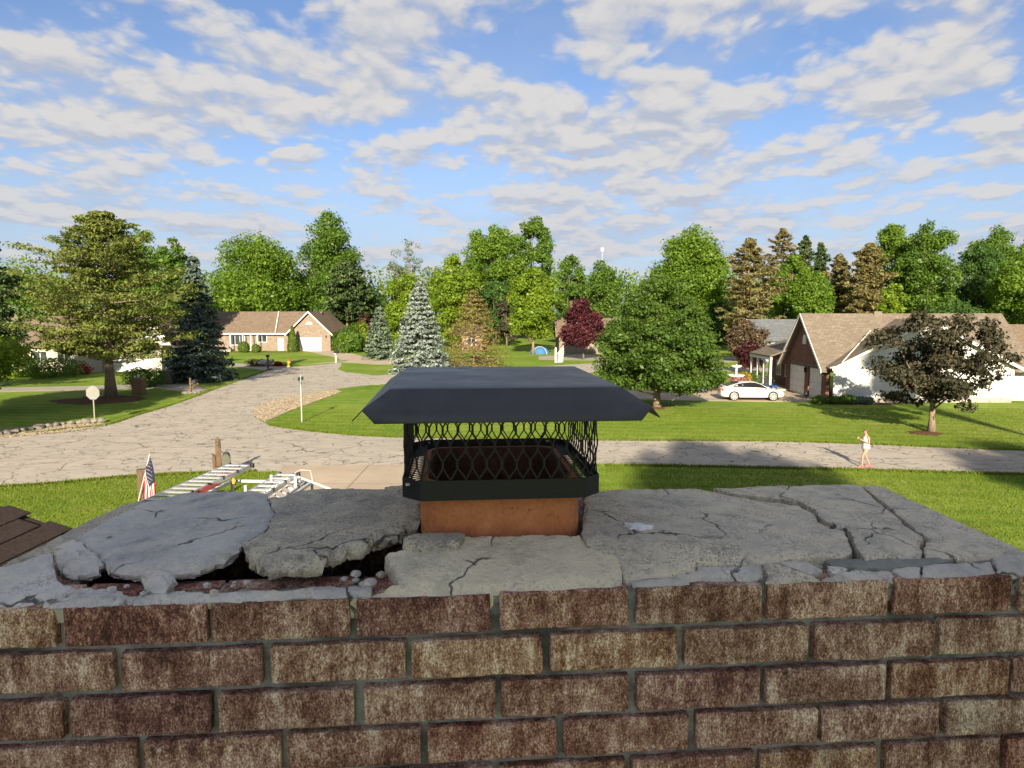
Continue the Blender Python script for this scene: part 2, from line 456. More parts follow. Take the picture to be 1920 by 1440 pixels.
def mat_shingle(name, c, cw=0.30, ch=0.14):
    """far roof: shingle tabs in courses following the slope (u along x/y, courses by height)"""
    m, N, out = newmat(name)
    v = N.n('TexCoord', out=3)
    s = N.n('SeparateXYZ', out=None, Vector=v)
    along = N.math('ADD', s.outputs[0], s.outputs[1])
    vec = N.n('CombineXYZ', X=along, Y=N.math('MULTIPLY', s.outputs[2], 1.8), Z=0.0)
    br = N.n('TexBrick', out=0, Vector=vec, Scale=1.0, Color1=tuple(x * 0.80 for x in c), Color2=tuple(x * 1.22 for x in c),
             Mortar=tuple(x * 0.6 for x in c))
    nd = br.node
    nd.inputs['Mortar Size'].default_value = 0.012
    nd.inputs['Brick Width'].default_value = cw
    nd.inputs['Row Height'].default_value = ch
    st = N.noise(N.mapv(v, scale=(1, 1, 0.25)), 0.9, 5, 0.6)
    col = N.mix(N.sstep(st, 0.42, 0.7), br, tuple(x * 0.62 for x in c))
    col = N.mix(0.55, col, br)
    return finish(m, N, out, col, 0.92, N.noise(v, 40, 3, 0.7), 0.3, 0.02, 0.1)
def mat_siding(name, c, row=0.11):
    m, N, out = newmat(name)
    v = N.n('TexCoord', out=3)
    z = N.n('SeparateXYZ', out=2, Vector=v)
    fr = N.math('FRACT', N.math('DIVIDE', z, row))
    ln = N.sstep(fr, 0.14, 0.02)
    a = N.noise(v, 0.7, 4, 0.6)
    col = N.ramp(a, [(0.3, tuple(x * 0.93 for x in c)), (0.7, c)])
    col = N.mix(N.math('MULTIPLY', ln, 0.35), col, tuple(x * 0.55 for x in c))
    return finish(m, N, out, col, 0.6, fr, 0.7, 0.02, 0.3)
def mat_housebrick(name, c, mort):
    m, N, out = newmat(name)
    v = N.n('TexCoord', out=3)
    s = N.n('SeparateXYZ', out=None, Vector=v)
    vec = N.n('CombineXYZ', X=N.math('ADD', s.outputs[0], s.outputs[1]), Y=s.outputs[2], Z=0.0)
    br = N.n('TexBrick', out=0, Vector=vec, Scale=1.0, Color1=tuple(x * 0.72 for x in c), Color2=tuple(x * 1.25 for x in c), Mortar=mort)
    nd = br.node
    nd.inputs['Mortar Size'].default_value = 0.008
    nd.inputs['Brick Width'].default_value = 0.21
    nd.inputs['Row Height'].default_value = 0.075
    blot = N.noise(v, 2.4, 4, 0.6)
    col = N.mix(N.math('MULTIPLY', N.sstep(blot, 0.45, 0.62), 0.35), br, tuple(x * 0.6 for x in c))
    return finish(m, N, out, col, 0.9, None, spec=0.15)
def mat_glass(name, c=(0.02, 0.025, 0.03)):
    m, N, out = newmat(name)
    v = N.n('TexCoord', out=3)
    a = N.noise(v, 1.5, 2, 0.5)
    return finish(m, N, out, N.ramp(a, [(0.3, c), (0.7, tuple(x * 2 for x in c))]), 0.06, None, spec=0.6)

GRASS = mat_grass(); ROAD = mat_road()
DRIVE = mat_concrete('driveway_concrete', (0.36, 0.30, 0.225), 4.0)
DRIVE2 = mat_concrete('old_driveway', (0.29, 0.265, 0.225))
BRICK = mat_brick_face(); MORTAR = mat_mortar()
CR_L = mat_crown('crown_blue_grey', (0.68, 0.66, 0.62), (0.46, 0.46, 0.455), (0.25, 0.255, 0.26), 0.45, 0.0, (0.36, 0.375, 0.39), 0.4)
CR_M = mat_crown('crown_beige_grey', (0.72, 0.65, 0.50), (0.48, 0.445, 0.375), (0.15, 0.148, 0.14), 0.82, 0.0, (0.40, 0.39, 0.36), 0.35)
CR_R = mat_crown('crown_pale_lichen', (0.78, 0.70, 0.54), (0.58, 0.535, 0.445), (0.21, 0.21, 0.195), 0.80, 0.03, (0.46, 0.44, 0.39), 0.35)
CR_E = mat_crown('crown_broken_edge', (0.74, 0.71, 0.65), (0.56, 0.55, 0.52), (0.27, 0.27, 0.265), 0.50, 0.03, (0.46, 0.455, 0.44))
CR_P = mat_crown('crown_patch_cream', (0.82, 0.74, 0.55), (0.74, 0.66, 0.48), (0.30, 0.29, 0.25), 0.42, 0.08, (0.50, 0.48, 0.41), 0.5)
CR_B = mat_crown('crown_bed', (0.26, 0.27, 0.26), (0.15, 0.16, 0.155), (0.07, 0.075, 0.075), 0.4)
CR_S = mat_crown('crown_slate_chip', (0.66, 0.635, 0.58), (0.46, 0.445, 0.415), (0.20, 0.20, 0.195), 0.45, 0.0, (0.36, 0.365, 0.375), 0.4)
FLUE = mat_flue(); FLUEIN = simple('flue_sooty', (0.125, 0.062, 0.038), 0.95, 0.35, 25, 0.5, 0.1)
def mat_cap():
    m, N, out = newmat('cap_black_metal')
    v = N.n('TexCoord', out=3)
    a = N.noise(v, 9, 5, 0.6); b = N.noise(v, 600, 2, 0.5)
    col = N.ramp(N.math('ADD', N.math('MULTIPLY', a, 0.6), N.math('MULTIPLY', N.noise(v, 38, 5, 0.7), 0.4)), [(0.35, (0.024, 0.026, 0.032)), (0.6, (0.040, 0.043, 0.053)), (0.72, (0.066, 0.068, 0.074))])
    r = N.n('MapRange', Value=a, i1=0.3, i2=0.7, i3=0.36, i4=0.55)
    return finish(m, N, out, col, r, b, 0.12, 0.001, 0.5)
CAPM = mat_cap(); CAPD = simple('cap_black_enamel', (0.006, 0.007, 0.008), 0.5, 0.3, 30, 0.15, 0.4)
CAVITY_BLACK = simple('soot', (0.012, 0.011, 0.010), 0.95, 0.3, 30)  # near-black colour stands in for the shade deep in the cavity
WHITE = simple('white_paint', (0.55, 0.535, 0.505), 0.5, 0.05, 2.0, 0.05)
ALU = simple('aluminium', (0.62, 0.63, 0.64), 0.35, 0.08, 12, 0.05, 0.5, 0.75)
REDFG = simple('red_fibreglass', (0.42, 0.06, 0.04), 0.5, 0.12, 8)
WOOD = simple('weathered_wood', (0.105, 0.073, 0.047), 0.9, 0.28, 9, 0.5, 0.15, 0, (4, 4, 0.5))
BLACKP = simple('black_plastic', (0.02, 0.02, 0.022), 0.5, 0.2, 20)
GALV = simple('galvanised_steel', (0.42, 0.43, 0.42), 0.45, 0.12, 18, 0.1, 0.4, 0.4)
GLASS = mat_glass('window_glass'); CARGLASS = simple('tinted_glass', (0.012, 0.013, 0.015), 0.12, 0.1, 3, 0.0, 0.12)
ROOFB = mat_shingle('shingles_brown', (0.155, 0.118, 0.088))
ROOFT = mat_shingle('shingles_tan', (0.150, 0.125, 0.098))
ROOFG = mat_shingle('shingles_grey', (0.115, 0.125, 0.135))
SIDW = mat_siding('white_siding', (0.52, 0.52, 0.515)); SIDB = mat_siding('blue_siding', (0.25, 0.36, 0.50))
BRKC = mat_housebrick('cream_brick', (0.185, 0.145, 0.110), (0.22, 0.19, 0.155))
BRKR = mat_housebrick('red_brick', (0.155, 0.070, 0.048), (0.17, 0.12, 0.10))
BARK = mat_bark('bark_grey_brown', (0.16, 0.125, 0.09)); BARKP = mat_bark('bark_pine', (0.19, 0.115, 0.075)); BARKL = mat_bark('bark_pale', (0.20, 0.155, 0.11))
MULCH = simple('mulch', (0.105, 0.058, 0.034), 0.95, 0.4, 14, 0.9, 0.1, bdist=0.05)
STONE = simple('field_stone', (0.18, 0.16, 0.125), 0.9, 0.25, 7, 0.6, 0.15)
# ================================================================ chimney (foreground)
CA = 0.08497
CO = Vector((-0.6318, 0.9476))
CZ = CAMZ - 0.410                       # top of the brickwork
U0, U1, V0, V1 = -0.115, 1.497, 0.0, 0.520
chim = empty('brick_chimney', (CO.x, CO.y, 0), CA, 'weathered brick chimney with a cracked crumbling concrete crown in the foreground', 'chimney')
FU0, FU1, FV0, FV1 = 0.494, 0.766, 0.153, 0.47
ca_, sa_ = math.cos(CA), math.sin(CA)

def crown_h(u, v):
    """crown height above the brickwork: thin at the rim, rising to the flue"""
    du = np.maximum(np.maximum(FU0 - u, u - FU1), 0); dv = np.maximum(np.maximum(FV0 - v, v - FV1), 0)
    dd = np.sqrt(du * du + dv * dv)
    return 0.016 + 0.034 * np.clip(1 - dd / 0.55, 0, 1) ** 1.3
def px_uv(px, py, add=0.0, hf=None):
    h = 0.03
    for _ in range(24):
        g = gp(px, py, CZ + h + add)
        x, y = g.x - CO.x, g.y - CO.y
        u, v = x * ca_ + y * sa_, -x * sa_ + y * ca_
        h = 0.6 * h + 0.4 * float((hf or crown_h)(np.array(u), np.array(v)))
    return (u, v)

def rough_line(pts, step, amp, rng, closed=True):
    out = []
    n = len(pts)
    for i in range(n if closed else n - 1):
        a, b = np.array(pts[i]), np.array(pts[(i + 1) % n])
        L = np.linalg.norm(b - a); k = max(1, int(L / step))
        nrm = np.array([-(b - a)[1], (b - a)[0]]) / max(L, 1e-6)
        ph = rng.uniform(0, 100)
        for j in range(k):
            t = j / k
            q = a + (b - a) * t
            w = math.sin(math.pi * t) ** 0.5 if j else 0.0
            o = (vnoise(np.array(ph + t * L / 0.016), np.array(0.5), 3) - 0.5) * 1.0 + (vnoise(np.array(ph + t * L / 0.006), np.array(9.5), 5) - 0.5) * 0.6
            out.append(tuple(q + nrm * float(o) * amp * w))
    return out

def slab(name, uv, mat, edge=0.010, erad=0.012, thick=0.03, amp=0.006, lift=0.0, seed=1, step=0.006, rough=0.006, hfun=None, bottom=False, edgecol=None, tilt=(0, 0), smooth=True):
    rng = np.random.default_rng(seed)
    uv = [(u_, max(v_, 0.003)) for u_, v_ in uv]
    bd = rough_line(uv, step, rough, rng)
    bd = np.array(bd)
    bd[:, 1] = np.maximum(bd[:, 1], 0.0015)
    lo, hi = bd.min(0), bd.max(0)
    gx, gy = np.meshgrid(np.arange(lo[0], hi[0], step), np.arange(lo[1], hi[1], step))
    P = np.stack([gx.ravel(), gy.ravel()], 1) + rng.uniform(-0.3, 0.3, (gx.size, 2)) * step
    # inside test + distance to the outline
    a, b = bd, np.roll(bd, -1, 0)
    def inside_dist(Q):
        ins = np.zeros(len(Q), bool); dist = np.full(len(Q), 9.0); front = np.zeros(len(Q))
        for i in range(len(a)):
            x1, y1, x2, y2 = a[i][0], a[i][1], b[i][0], b[i][1]
            c = ((y1 > Q[:, 1]) != (y2 > Q[:, 1]))
            if y2 != y1:
                ins ^= c & (Q[:, 0] < (x2 - x1) * (Q[:, 1] - y1) / (y2 - y1) + x1)
            ab = b[i] - a[i]; L2 = max(ab @ ab, 1e-12)
            t = np.clip(((Q - a[i]) @ ab) / L2, 0, 1)
            w = a[i] + t[:, None] * ab - Q
            dn = np.linalg.norm(w, axis=1)
            fr = np.where(dn > 1e-5, np.clip(-w[:, 1] / np.maximum(dn, 1e-6), 0, 1), 1.0 if abs(ab[0]) > abs(ab[1]) * 0.7 else 0.0)
            front = np.where(dn < dist, fr, front)
            dist = np.minimum(dist, dn)
        return ins, dist, front
    ins, dist, _ = inside_dist(P)
    P = P[ins & (dist > step * 0.55)]
    allp = np.vstack([bd, P])
    nb = len(bd)
    r = delaunay_2d_cdt([Vector(q) for q in allp], [(i, (i + 1) % nb) for i in range(nb)], [], 1, 1e-7)
    vo = np.array([(q.x, q.y) for q in r[0]]); fo = r[2]
    _, dist, front = inside_dist(vo)
    orig = r[3]
    isb = np.array([any(k < nb for k in q) for q in orig])
    dist = np.where(isb, 0.0, dist)
    u, v = vo[:, 0], vo[:, 1]
    base = (hfun or crown_h)(u, v) + lift + (u - u.mean()) * tilt[0] + (v - v.mean()) * tilt[1]
    er = erad * (0.55 + 0.9 * vnoise(u / 0.02, v / 0.02, seed + 40))
    front = front ** 0.5 * np.clip((0.30 - v) / 0.05, 0, 1)
    ed = 0.0025 + (edge - 0.0025) * front
    er = np.minimum(er, 0.004 + er * front)
    q = np.clip(dist / er, 0, 1)
    drop = ed * (1 - q) ** 0.8
    rgh = fbm(u / 0.09, v / 0.09, 4, seed) * amp + fbm(u / 0.016, v / 0.016, 3, seed + 9) * amp * 0.55
    rgh = rgh + (1 - q) * fbm(u / 0.012, v / 0.012, 3, seed + 19) * ed * 0.22 + np.where(front > 0.3, (1 - q) * fbm(u / 0.03, v / 0.03, 2, seed + 29) * ed * 0.4, 0)
    z = CZ + base - drop + rgh
    # side walls from the boundary loop
    from collections import Counter
    cnt = Counter(); dire = {}
    for f in fo:
        for i in range(len(f)):
            e = (f[i], f[(i + 1) % len(f)]); k = tuple(sorted(e)); cnt[k] += 1; dire[k] = e
    verts = [(x, y, zz_) for (x, y), zz_ in zip(vo, z)]
    faces = [tuple(f) for f in fo]
    low, mids = {}, {}
    cen = vo.mean(0)
    for k, c in cnt.items():
        if c != 1: continue
        for i in k:
            if i not in low:
                jit = rng.uniform(-0.003, 0.003, 2)
                mids[i] = len(verts); verts.append((vo[i][0] + jit[0], max(vo[i][1] + jit[1], 0.007), z[i] - thick * rng.uniform(0.35, 0.6)))
                inw = (cen - vo[i]); inw = inw / max(np.linalg.norm(inw), 1e-6) * 0.006 * (1 if bottom else 0)
                low[i] = len(verts); verts.append((vo[i][0] + inw[0], max(vo[i][1] + inw[1], 0.009), z[i] - thick))
        s_, e_ = dire[k]
        faces.append((e_, s_, mids[s_], mids[e_])); faces.append((mids[e_], mids[s_], low[s_], low[e_]))
    if bottom:
        nv = len(verts); mp = {}
        for i in range(len(vo)):
            if i in low: mp[i] = low[i]
            else: mp[i] = len(verts); verts.append((vo[i][0], vo[i][1], z[i] - thick - 0.004 * rng.random()))
        faces += [tuple(mp[i] for i in f[::-1]) for f in fo]
    me = bpy.data.meshes.new(name); me.from_pydata(verts, [], faces); me.materials.append(mat)
    if smooth:
        me.polygons.foreach_set('use_smooth', np.ones(len(me.polygons), dtype=bool))
        me.set_sharp_from_angle(angle=R(50))
    return link(name, me, chim)

def P(*pts, add=0.0, fadd=None, hf=None):
    if fadd is None: return [px_uv(x, y, add, hf) for x, y in pts]
    return [px_uv(x, y, add + fadd * min(1, max(0, (y - 1000) / 55))) for x, y in pts]

# ---- brickwork: each brick an object, mortar recessed behind
def brick_mesh(L, D, H, seed, holes=False):
    rng = np.random.default_rng(seed)
    bm = bmesh.new()
    bmesh.ops.create_cube(bm, size=1.0)
    bmesh.ops.scale(bm, vec=(L, D, H), verts=bm.verts)
    if holes:
        top = [f for f in bm.faces if f.normal.z > 0.5]
        bmesh.ops.delete(bm, geom=top, context='FACES_ONLY')
    bmesh.ops.bevel(bm, geom=[e for e in bm.edges if len(e.link_faces) == 2], offset=0.0032, segments=2, affect='EDGES', profile=0.6)
    if not holes:
        bmesh.ops.subdivide_edges(bm, edges=[e for e in bm.edges if e.calc_length() > L * 0.6], cuts=5, use_grid_fill=True)
    else:
        k = 3
        for i in range(k):
            x0, x1 = -L / 2 + L * i / k, -L / 2 + L * (i + 1) / k
            cx, hr = (x0 + x1) / 2, 0.017
            ring, lowr, outr = [], [], []
            for j in range(16):
                an = 2 * math.pi * j / 16
                c, s = math.cos(an), math.sin(an)
                m = max(abs(c), abs(s))
                outr.append(bm.verts.new((cx + c / m * (x1 - x0) / 2, s / m * D / 2, H / 2)))
                rr = hr * rng.uniform(0.85, 1.15)
                ring.append(bm.verts.new((cx + c * rr, s * rr, H / 2)))
                lowr.append(bm.verts.new((cx + c * rr, s * rr, H / 2 - 0.04)))
            for j in range(16):
                j2 = (j + 1) % 16
                bm.faces.new((outr[j], outr[j2], ring[j2], ring[j])); bm.faces.new((ring[j], ring[j2], lowr[j2], lowr[j]))
            bm.faces.new(lowr)
    for vv in bm.verts:
        if abs(vv.co.z) < H * 0.6 and not holes:
            vv.co += Vector(rng.uniform(-1, 1, 3)) * 0.0011
    bmesh.ops.recalc_face_normals(bm, faces=bm.faces)
    me = bpy.data.meshes.new('brick'); bm.to_mesh(me); bm.free()
    me.materials.append(BRICK)
    return me
PITCHC, BH, BL, BD = 0.0672, 0.0560, 0.1925, 0.092
variants = [brick_mesh(BL, BD, BH, s) for s in range(8)]
hole_mesh = brick_mesh(BL, BD, BH, 30, True)
half_cache = {}
def part_brick(L, D=BD):
    k = (round(L, 3), round(D, 3))
    if k not in half_cache: half_cache[k] = brick_mesh(L, D, BH, len(half_cache) + 50)
    return half_cache[k]
rb = np.random.default_rng(5)
nb_count = 0
stuff_v = MB()
def put_brick(me, x, y, z, rz=0.0):
    global nb_count
    o = link('brick', me, chim)
    o.location = (x, y, z); o.rotation_euler = (rb.uniform(-.008, .008), rb.uniform(-.006, .006), rz + rb.uniform(-.006, .006))
    nb_count += 1
offs = [0.0, 0.077, 0.004, 0.098, 0.0, 0.105]
NC = 88
for c in range(NC):
    z = CZ - BH / 2 - c * PITCHC - (0.0 if c else 0.0)
    near = c < 15
    o0 = offs[c % 6] if c < 6 else (0.0 if c % 2 == 0 else 0.1)
    edges = [U0] + [j * 0.2032 + o0 for j in range(-1, 9) if U0 + 0.05 < j * 0.2032 + o0 < U1 - 0.04] + [U1]
    for i in range(len(edges) - 1):
        a, b = edges[i], edges[i + 1]
        ga = 0.0 if i == 0 else 0.0055; gb = 0.0 if i == len(edges) - 2 else 0.0055
        L = b - a - ga - gb; x = (a + ga + b - gb) / 2
        if near:
            if c == 0 and b < 0.55: me = hole_mesh if abs(L - BL) < 0.004 else part_brick(L)
            else: me = variants[rb.integers(8)] if abs(L - BL) < 0.004 else part_brick(L)
            put_brick(me, x + rb.uniform(-.002, .002), BD / 2 + rb.uniform(-.0025, .0015), z + rb.uniform(-.0012, .0012))
        else:
            stuff_v.box((x, BD / 2, z), (L, BD, BH))
        # back wall
        if c < 2: put_brick(variants[rb.integers(8)] if abs(L - BL) < 0.004 else part_brick(L), x, V1 - BD / 2, z)
        else: stuff_v.box((x, V1 - BD / 2, z), (L, BD, BH))
    inner = V1 - 2 * BD - 0.02
    for sx_ in (U0 + BD / 2, U1 - BD / 2):
        nside = 2
        Ls = inner / nside - 0.011
        for k in range(nside):
            yy = BD + 0.01 + inner * (k + 0.5) / nside
            if c < 9: put_brick(part_brick(Ls), sx_, yy, z, math.pi / 2)
            else: stuff_v.box((sx_, yy, z), (BD, Ls, BH))
tag(stuff_v.build('lower_bricks', BRICK, chim), kind='stuff')
# mortar shell: recessed, hollow behind the front wythe
mo = MB()
g = 0.015
for (x0, x1, y0, y1) in ((U0 + g, U1 - g, g, BD - 0.004), (U0 + g, U1 - g, V1 - BD + 0.004, V1 - g), (U0 + g, U0 + BD - 0.004, BD, V1 - BD), (U1 - BD + 0.004, U1 - g, BD, V1 - BD)):
    mo.bx(x0, x1, y0, y1, 0.0, CZ - 0.004)
mo.build('mortar', MORTAR, chim)
jr = np.random.default_rng(77)
# squeezed, uneven bed joints and head joints standing almost flush (one mesh, too fine to pick apart)
jm_v, jm_f = [], []
for c in range(8):
    zc = CZ - BH - c * PITCHC - (PITCHC - BH) / 2
    n = 260
    us = np.linspace(U0 + 0.004, U1 - 0.004, n)
    yy = 0.0080 + 0.009 * vnoise(us / 0.03, np.full(n, c * 7.7), 21) + 0.003 * vnoise(us / 0.006, np.full(n, c * 3.1), 22)
    gapm = vnoise(us / 0.07, np.full(n, c * 9.1), 25)
    yy = np.where(gapm > 0.74, yy + 0.02, yy)
    b0 = len(jm_v)
    for i in range(n):
        hh = (PITCHC - BH) / 2 - 0.0006
        jm_v += [(us[i], yy[i] + 0.003, zc - hh), (us[i], yy[i], zc), (us[i], yy[i] + 0.004, zc + hh)]
    for i in range(n - 1):
        for k in (0, 1):
            q = b0 + i * 3 + k
            jm_f.append((q, q + 3, q + 4, q + 1))
me = bpy.data.meshes.new('joint_mortar'); me.from_pydata(jm_v, [], jm_f); me.materials.append(MORTAR)
me.polygons.foreach_set('use_smooth', np.ones(len(me.polygons), dtype=bool))
tag(link('joint_mortar', me, chim), kind='stuff')
# inside of the stack: floor coloured near black for the shade down there, and the bed under the right half of the crown
B().bx(U0 + BD, U1 - BD, BD, V1 - BD, CZ - 0.36, CZ - 0.34).build('cavity_floor', CAVITY_BLACK, chim)
flat = lambda hh: (lambda u, v: np.zeros_like(u) + hh)
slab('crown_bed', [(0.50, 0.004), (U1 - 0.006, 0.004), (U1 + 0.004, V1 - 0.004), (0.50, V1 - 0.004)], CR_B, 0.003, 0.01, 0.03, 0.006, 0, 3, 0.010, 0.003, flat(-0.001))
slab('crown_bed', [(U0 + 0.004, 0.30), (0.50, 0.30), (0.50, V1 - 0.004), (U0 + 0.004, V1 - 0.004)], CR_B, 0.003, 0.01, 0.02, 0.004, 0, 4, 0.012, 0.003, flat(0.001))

# ---- crown slabs traced on the crown's own surface
slab('crown_rim', P((262, 936), (225, 944), (150, 978), (60, 1026), (-20, 1066), (40, 1054), (105, 1031), (160, 1004), (200, 978), (240, 957), (268, 944)), CR_M, 0.006, 0.01, 0.035, 0.006, -0.004, 11)
block_h = lambda u, v: 0.002 + 0.028 * np.clip((v + 0.005) / 0.12, 0, 1)
slab('crown_block', P((-90, 1085), (-20, 1062), (40, 1052), (98, 1038), (97, 1055), (108, 1082), (120, 1092), (150, 1099), (165, 1112), (238, 1121), (232, 1130), (100, 1142), (-90, 1164), hf=block_h), CR_E, 0.005, 0.02, 0.022, 0.010, 0, 12, 0.005,
     hfun=block_h)
slab('crown_chunk', P((101, 1040), (138, 1016), (165, 1041), (188, 1060), (196, 1075), (186, 1085), (165, 1091), (122, 1087), (107, 1068), fadd=-0.016), CR_E, 0.010, 0.016, 0.010, 0.012, 0.002, 13, 0.005, bottom=True)
slab('crown_slab', P((270, 944), (345, 927), (475, 922), (501, 929), (506, 950), (516, 965), (496, 1000), (470, 1018), (454, 1030), (446, 1050), (430, 1060), (405, 1063), (375, 1074), (345, 1081), (300, 1084), (245, 1086), (208, 1081), (200, 1072), (192, 1058), (168, 1040), (142, 1014), (202, 978), (242, 958), fadd=-0.011),
     CR_L, 0.011, 0.014, 0.010, 0.006, 0.004, 14, 0.0055, 0.007, bottom=True)
slab('crown_slab', P((509, 951), (505, 936), (525, 938), (548, 931), (562, 922), (620, 921), (700, 922), (760, 922), (800, 920), (800, 946), (787, 952), (787, 984), (742, 1004), (702, 1018), (690, 1034), (662, 1040), (632, 1050), (602, 1068), (560, 1074), (500, 1077), (488, 1071), (465, 1058), (456, 1034), (472, 1020), (499, 1001), (520, 965), fadd=-0.011),
     CR_M, 0.013, 0.014, 0.014, 0.006, 0.006, 15, 0.0055, 0.008, bottom=True)
slab('crown_slab', [(FU0 - 0.09, FV1 + 0.004), (FU1 + 0.02, FV1 + 0.004), (FU1 + 0.02, V1 - 0.002), (FU0 - 0.09, V1 - 0.002)], CR_R, 0.006, 0.01, 0.04, 0.006, -0.003, 16, 0.008)
front_h = lambda u, v: np.minimum(crown_h(u, v), 0.002 + 0.42 * np.clip(v, 0, 1))
G1 = P((1096, 948), (1096, 925), (1150, 918), (1300, 915), (1332, 920), (1362, 927), (1432, 940), (1498, 948), (1527, 962), (1532, 976), (1556, 990), (1580, 995), (1590, 1010), (1598, 1032), (1583, 1040), (1540, 1041), (1500, 1043), (1480, 1045), (1440, 1052), (1380, 1054), (1310, 1051), (1302, 1062), (1250, 1078), (1172, 1082), (1166, 1060), (1150, 1043), (1102, 1020), (1092, 1000), hf=front_h)
slab('crown_slab', G1, CR_R, 0.004, 0.008, 0.020, 0.006, 0, 17, 0.0055, 0.006, hfun=front_h)
slab('crown_slab', P((1338, 917), (1478, 912), (1468, 925), (1457, 931), (1497, 943), (1436, 935), (1368, 924)), CR_R, 0.005, 0.008, 0.03, 0.007, 0.004, 18, 0.0055)
slab('crown_slab', P((1482, 911), (1612, 909), (1624, 920), (1642, 938), (1677, 965), (1696, 986), (1722, 1001), (1732, 1008), (1724, 1020), (1728, 1040), (1622, 1047), (1606, 1026), (1602, 1006), (1588, 990), (1562, 983), (1538, 970), (1529, 955), (1502, 940), (1464, 930)), CR_R, 0.010, 0.012, 0.030, 0.006, 0.002, 19, 0.0055, 0.006)
slab('crown_rim', P((1616, 909), (1640, 909), (1662, 915), (1760, 960), (1920, 1031), (2000, 1069), (1960, 1055), (1905, 1035), (1880, 1038), (1800, 1044), (1736, 1042), (1732, 1025), (1742, 1008), (1706, 982), (1655, 938)), CR_R, 0.008, 0.012, 0.030, 0.005, 0, 20, 0.0055, 0.005)
# front strip of broken pieces on the right
edge_h = lambda u, v: 0.001 + 0.027 * np.clip(v / 0.07, 0, 1)
for i, (pl, mt, ed) in enumerate([
    (((1184, 1089), (1250, 1079), (1290, 1088), (1312, 1101), (1190, 1107)), CR_S, .006),
    (((1253, 1076), (1308, 1063), (1312, 1056), (1390, 1057), (1424, 1057), (1434, 1074), (1405, 1087), (1372, 1080), (1320, 1080), (1290, 1086)), CR_S, .010),
    (((1432, 1058), (1456, 1054), (1496, 1069), (1522, 1078), (1540, 1091), (1442, 1100), (1438, 1078)), CR_R, .006),
    (((1462, 1052), (1512, 1050), (1542, 1064), (1522, 1074), (1496, 1066)), CR_S, .007),
    (((1552, 1060), (1590, 1060), (1577, 1078), (1556, 1070)), CR_E, .006),
    (((1548, 1082), (1600, 1063), (1668, 1063), (1688, 1087), (1548, 1096)), CR_S, .008),
    (((1672, 1062), (1724, 1059), (1727, 1082), (1702, 1086)), CR_S, .007),
    (((1731, 1060), (1790, 1051), (1856, 1046), (1886, 1086), (1742, 1091)), CR_S, .006),
    (((1862, 1046), (1915, 1037), (2000, 1075), (2000, 1083), (1892, 1087)), CR_S, .006)]):
    slab('crown_fragment', P(*pl, hf=edge_h), mt, ed * 0.5, 0.006, 0.012, 0.006, 0, 30 + i, 0.0045, 0.004, hfun=edge_h, tilt=(random.uniform(-.08, .08), random.uniform(-.06, .1)))
slab('mortar_band', P((1540, 1047), (1640, 1046), (1730, 1045), (1790, 1046), (1760, 1054), (1720, 1059), (1640, 1061), (1560, 1060), hf=flat(0.014)), simple('grey_pointing', (0.20, 0.21, 0.19), 0.9, 0.2, 20, 0.5), 0.004, 0.01, 0.015, 0.003, 0, 45, 0.006, 0.002, hfun=flat(0.015))
patch_h = lambda u, v: 0.002 + 0.050 * np.clip((v + 0.004) / 0.155, 0, 1) ** 0.8
# cream patch from the flue down to the brick edge
slab('mortar_patch', P((722, 1036), (750, 1028), (788, 1014), (800, 1004), (1085, 1000), (1102, 1022), (1150, 1037), (1163, 1056), (1166, 1084), (1152, 1101), hf=patch_h) + [(0.565, -0.004), (0.40, -0.004)] + P((752, 1090), (742, 1070), hf=patch_h), CR_P, 0.008, 0.014, 0.03, 0.008, 0, 46, 0.005, 0.006,
     hfun=patch_h)
slab('mortar_patch', P((757, 1012), (792, 1001), (872, 1003), (862, 1020), (800, 1024), (760, 1024)), CR_M, 0.005, 0.008, 0.02, 0.004, 0.006, 47, 0.005, 0.005)
# crumbling ledge on the left bricks, holes of the brick cores showing through
slab('mortar_ledge', [(0.10, -0.002), (0.43, -0.002), (0.43, 0.03), (0.36, 0.040), (0.30, 0.024), (0.26, 0.036), (0.20, 0.022), (0.16, 0.034), (0.10, 0.026)], CR_E, 0.008, 0.012, 0.012, 0.012, 0, 48, 0.0035, 0.008, hfun=flat(0.006))
slab('mortar_ledge', [(-0.02, -0.002), (0.098, -0.002), (0.095, 0.03), (0.06, 0.05), (0.02, 0.055), (-0.03, 0.05)], CR_E, 0.008, 0.015, 0.012, 0.014, 0, 49, 0.0035, 0.008, hfun=flat(0.007))
slab('crown_chunk', P((266, 1083), (300, 1080), (327, 1084), (331, 1096), (316, 1106), (286, 1108), (269, 1096), add=-0.01), CR_E, 0.014, 0.016, 0.010, 0.006, 0.0, 50, 0.0035, 0.003, hfun=flat(0.022), bottom=True)
rr = np.random.default_rng(3)
def rock(name, c, s, seed, mat, parent, sub=2, flatten=0.6, rg=0.28):
    bm = bmesh.new(); bmesh.ops.create_icosphere(bm, subdivisions=sub, radius=1.0)
    g_ = np.random.default_rng(seed); k = g_.uniform(0, 50, 3)
    from mathutils import noise as mn
    for vv in bm.verts:
        nz = mn.noise(vv.co * 1.3 + Vector(k)) * rg + mn.noise(vv.co * 3.1 + Vector(k)) * rg * 0.5
        vv.co = vv.co * (1 + nz)
        vv.co.z *= flatten
        vv.co *= s
    bmesh.ops.rotate(bm, verts=bm.verts, cent=(0, 0, 0), matrix=Matrix.Rotation(g_.uniform(0, 6.28), 3, 'Z'))
    me = bpy.data.meshes.new(name); bm.to_mesh(me); bm.free(); me.materials.append(mat)
    o = link(name, me, parent); o.location = c
    return o
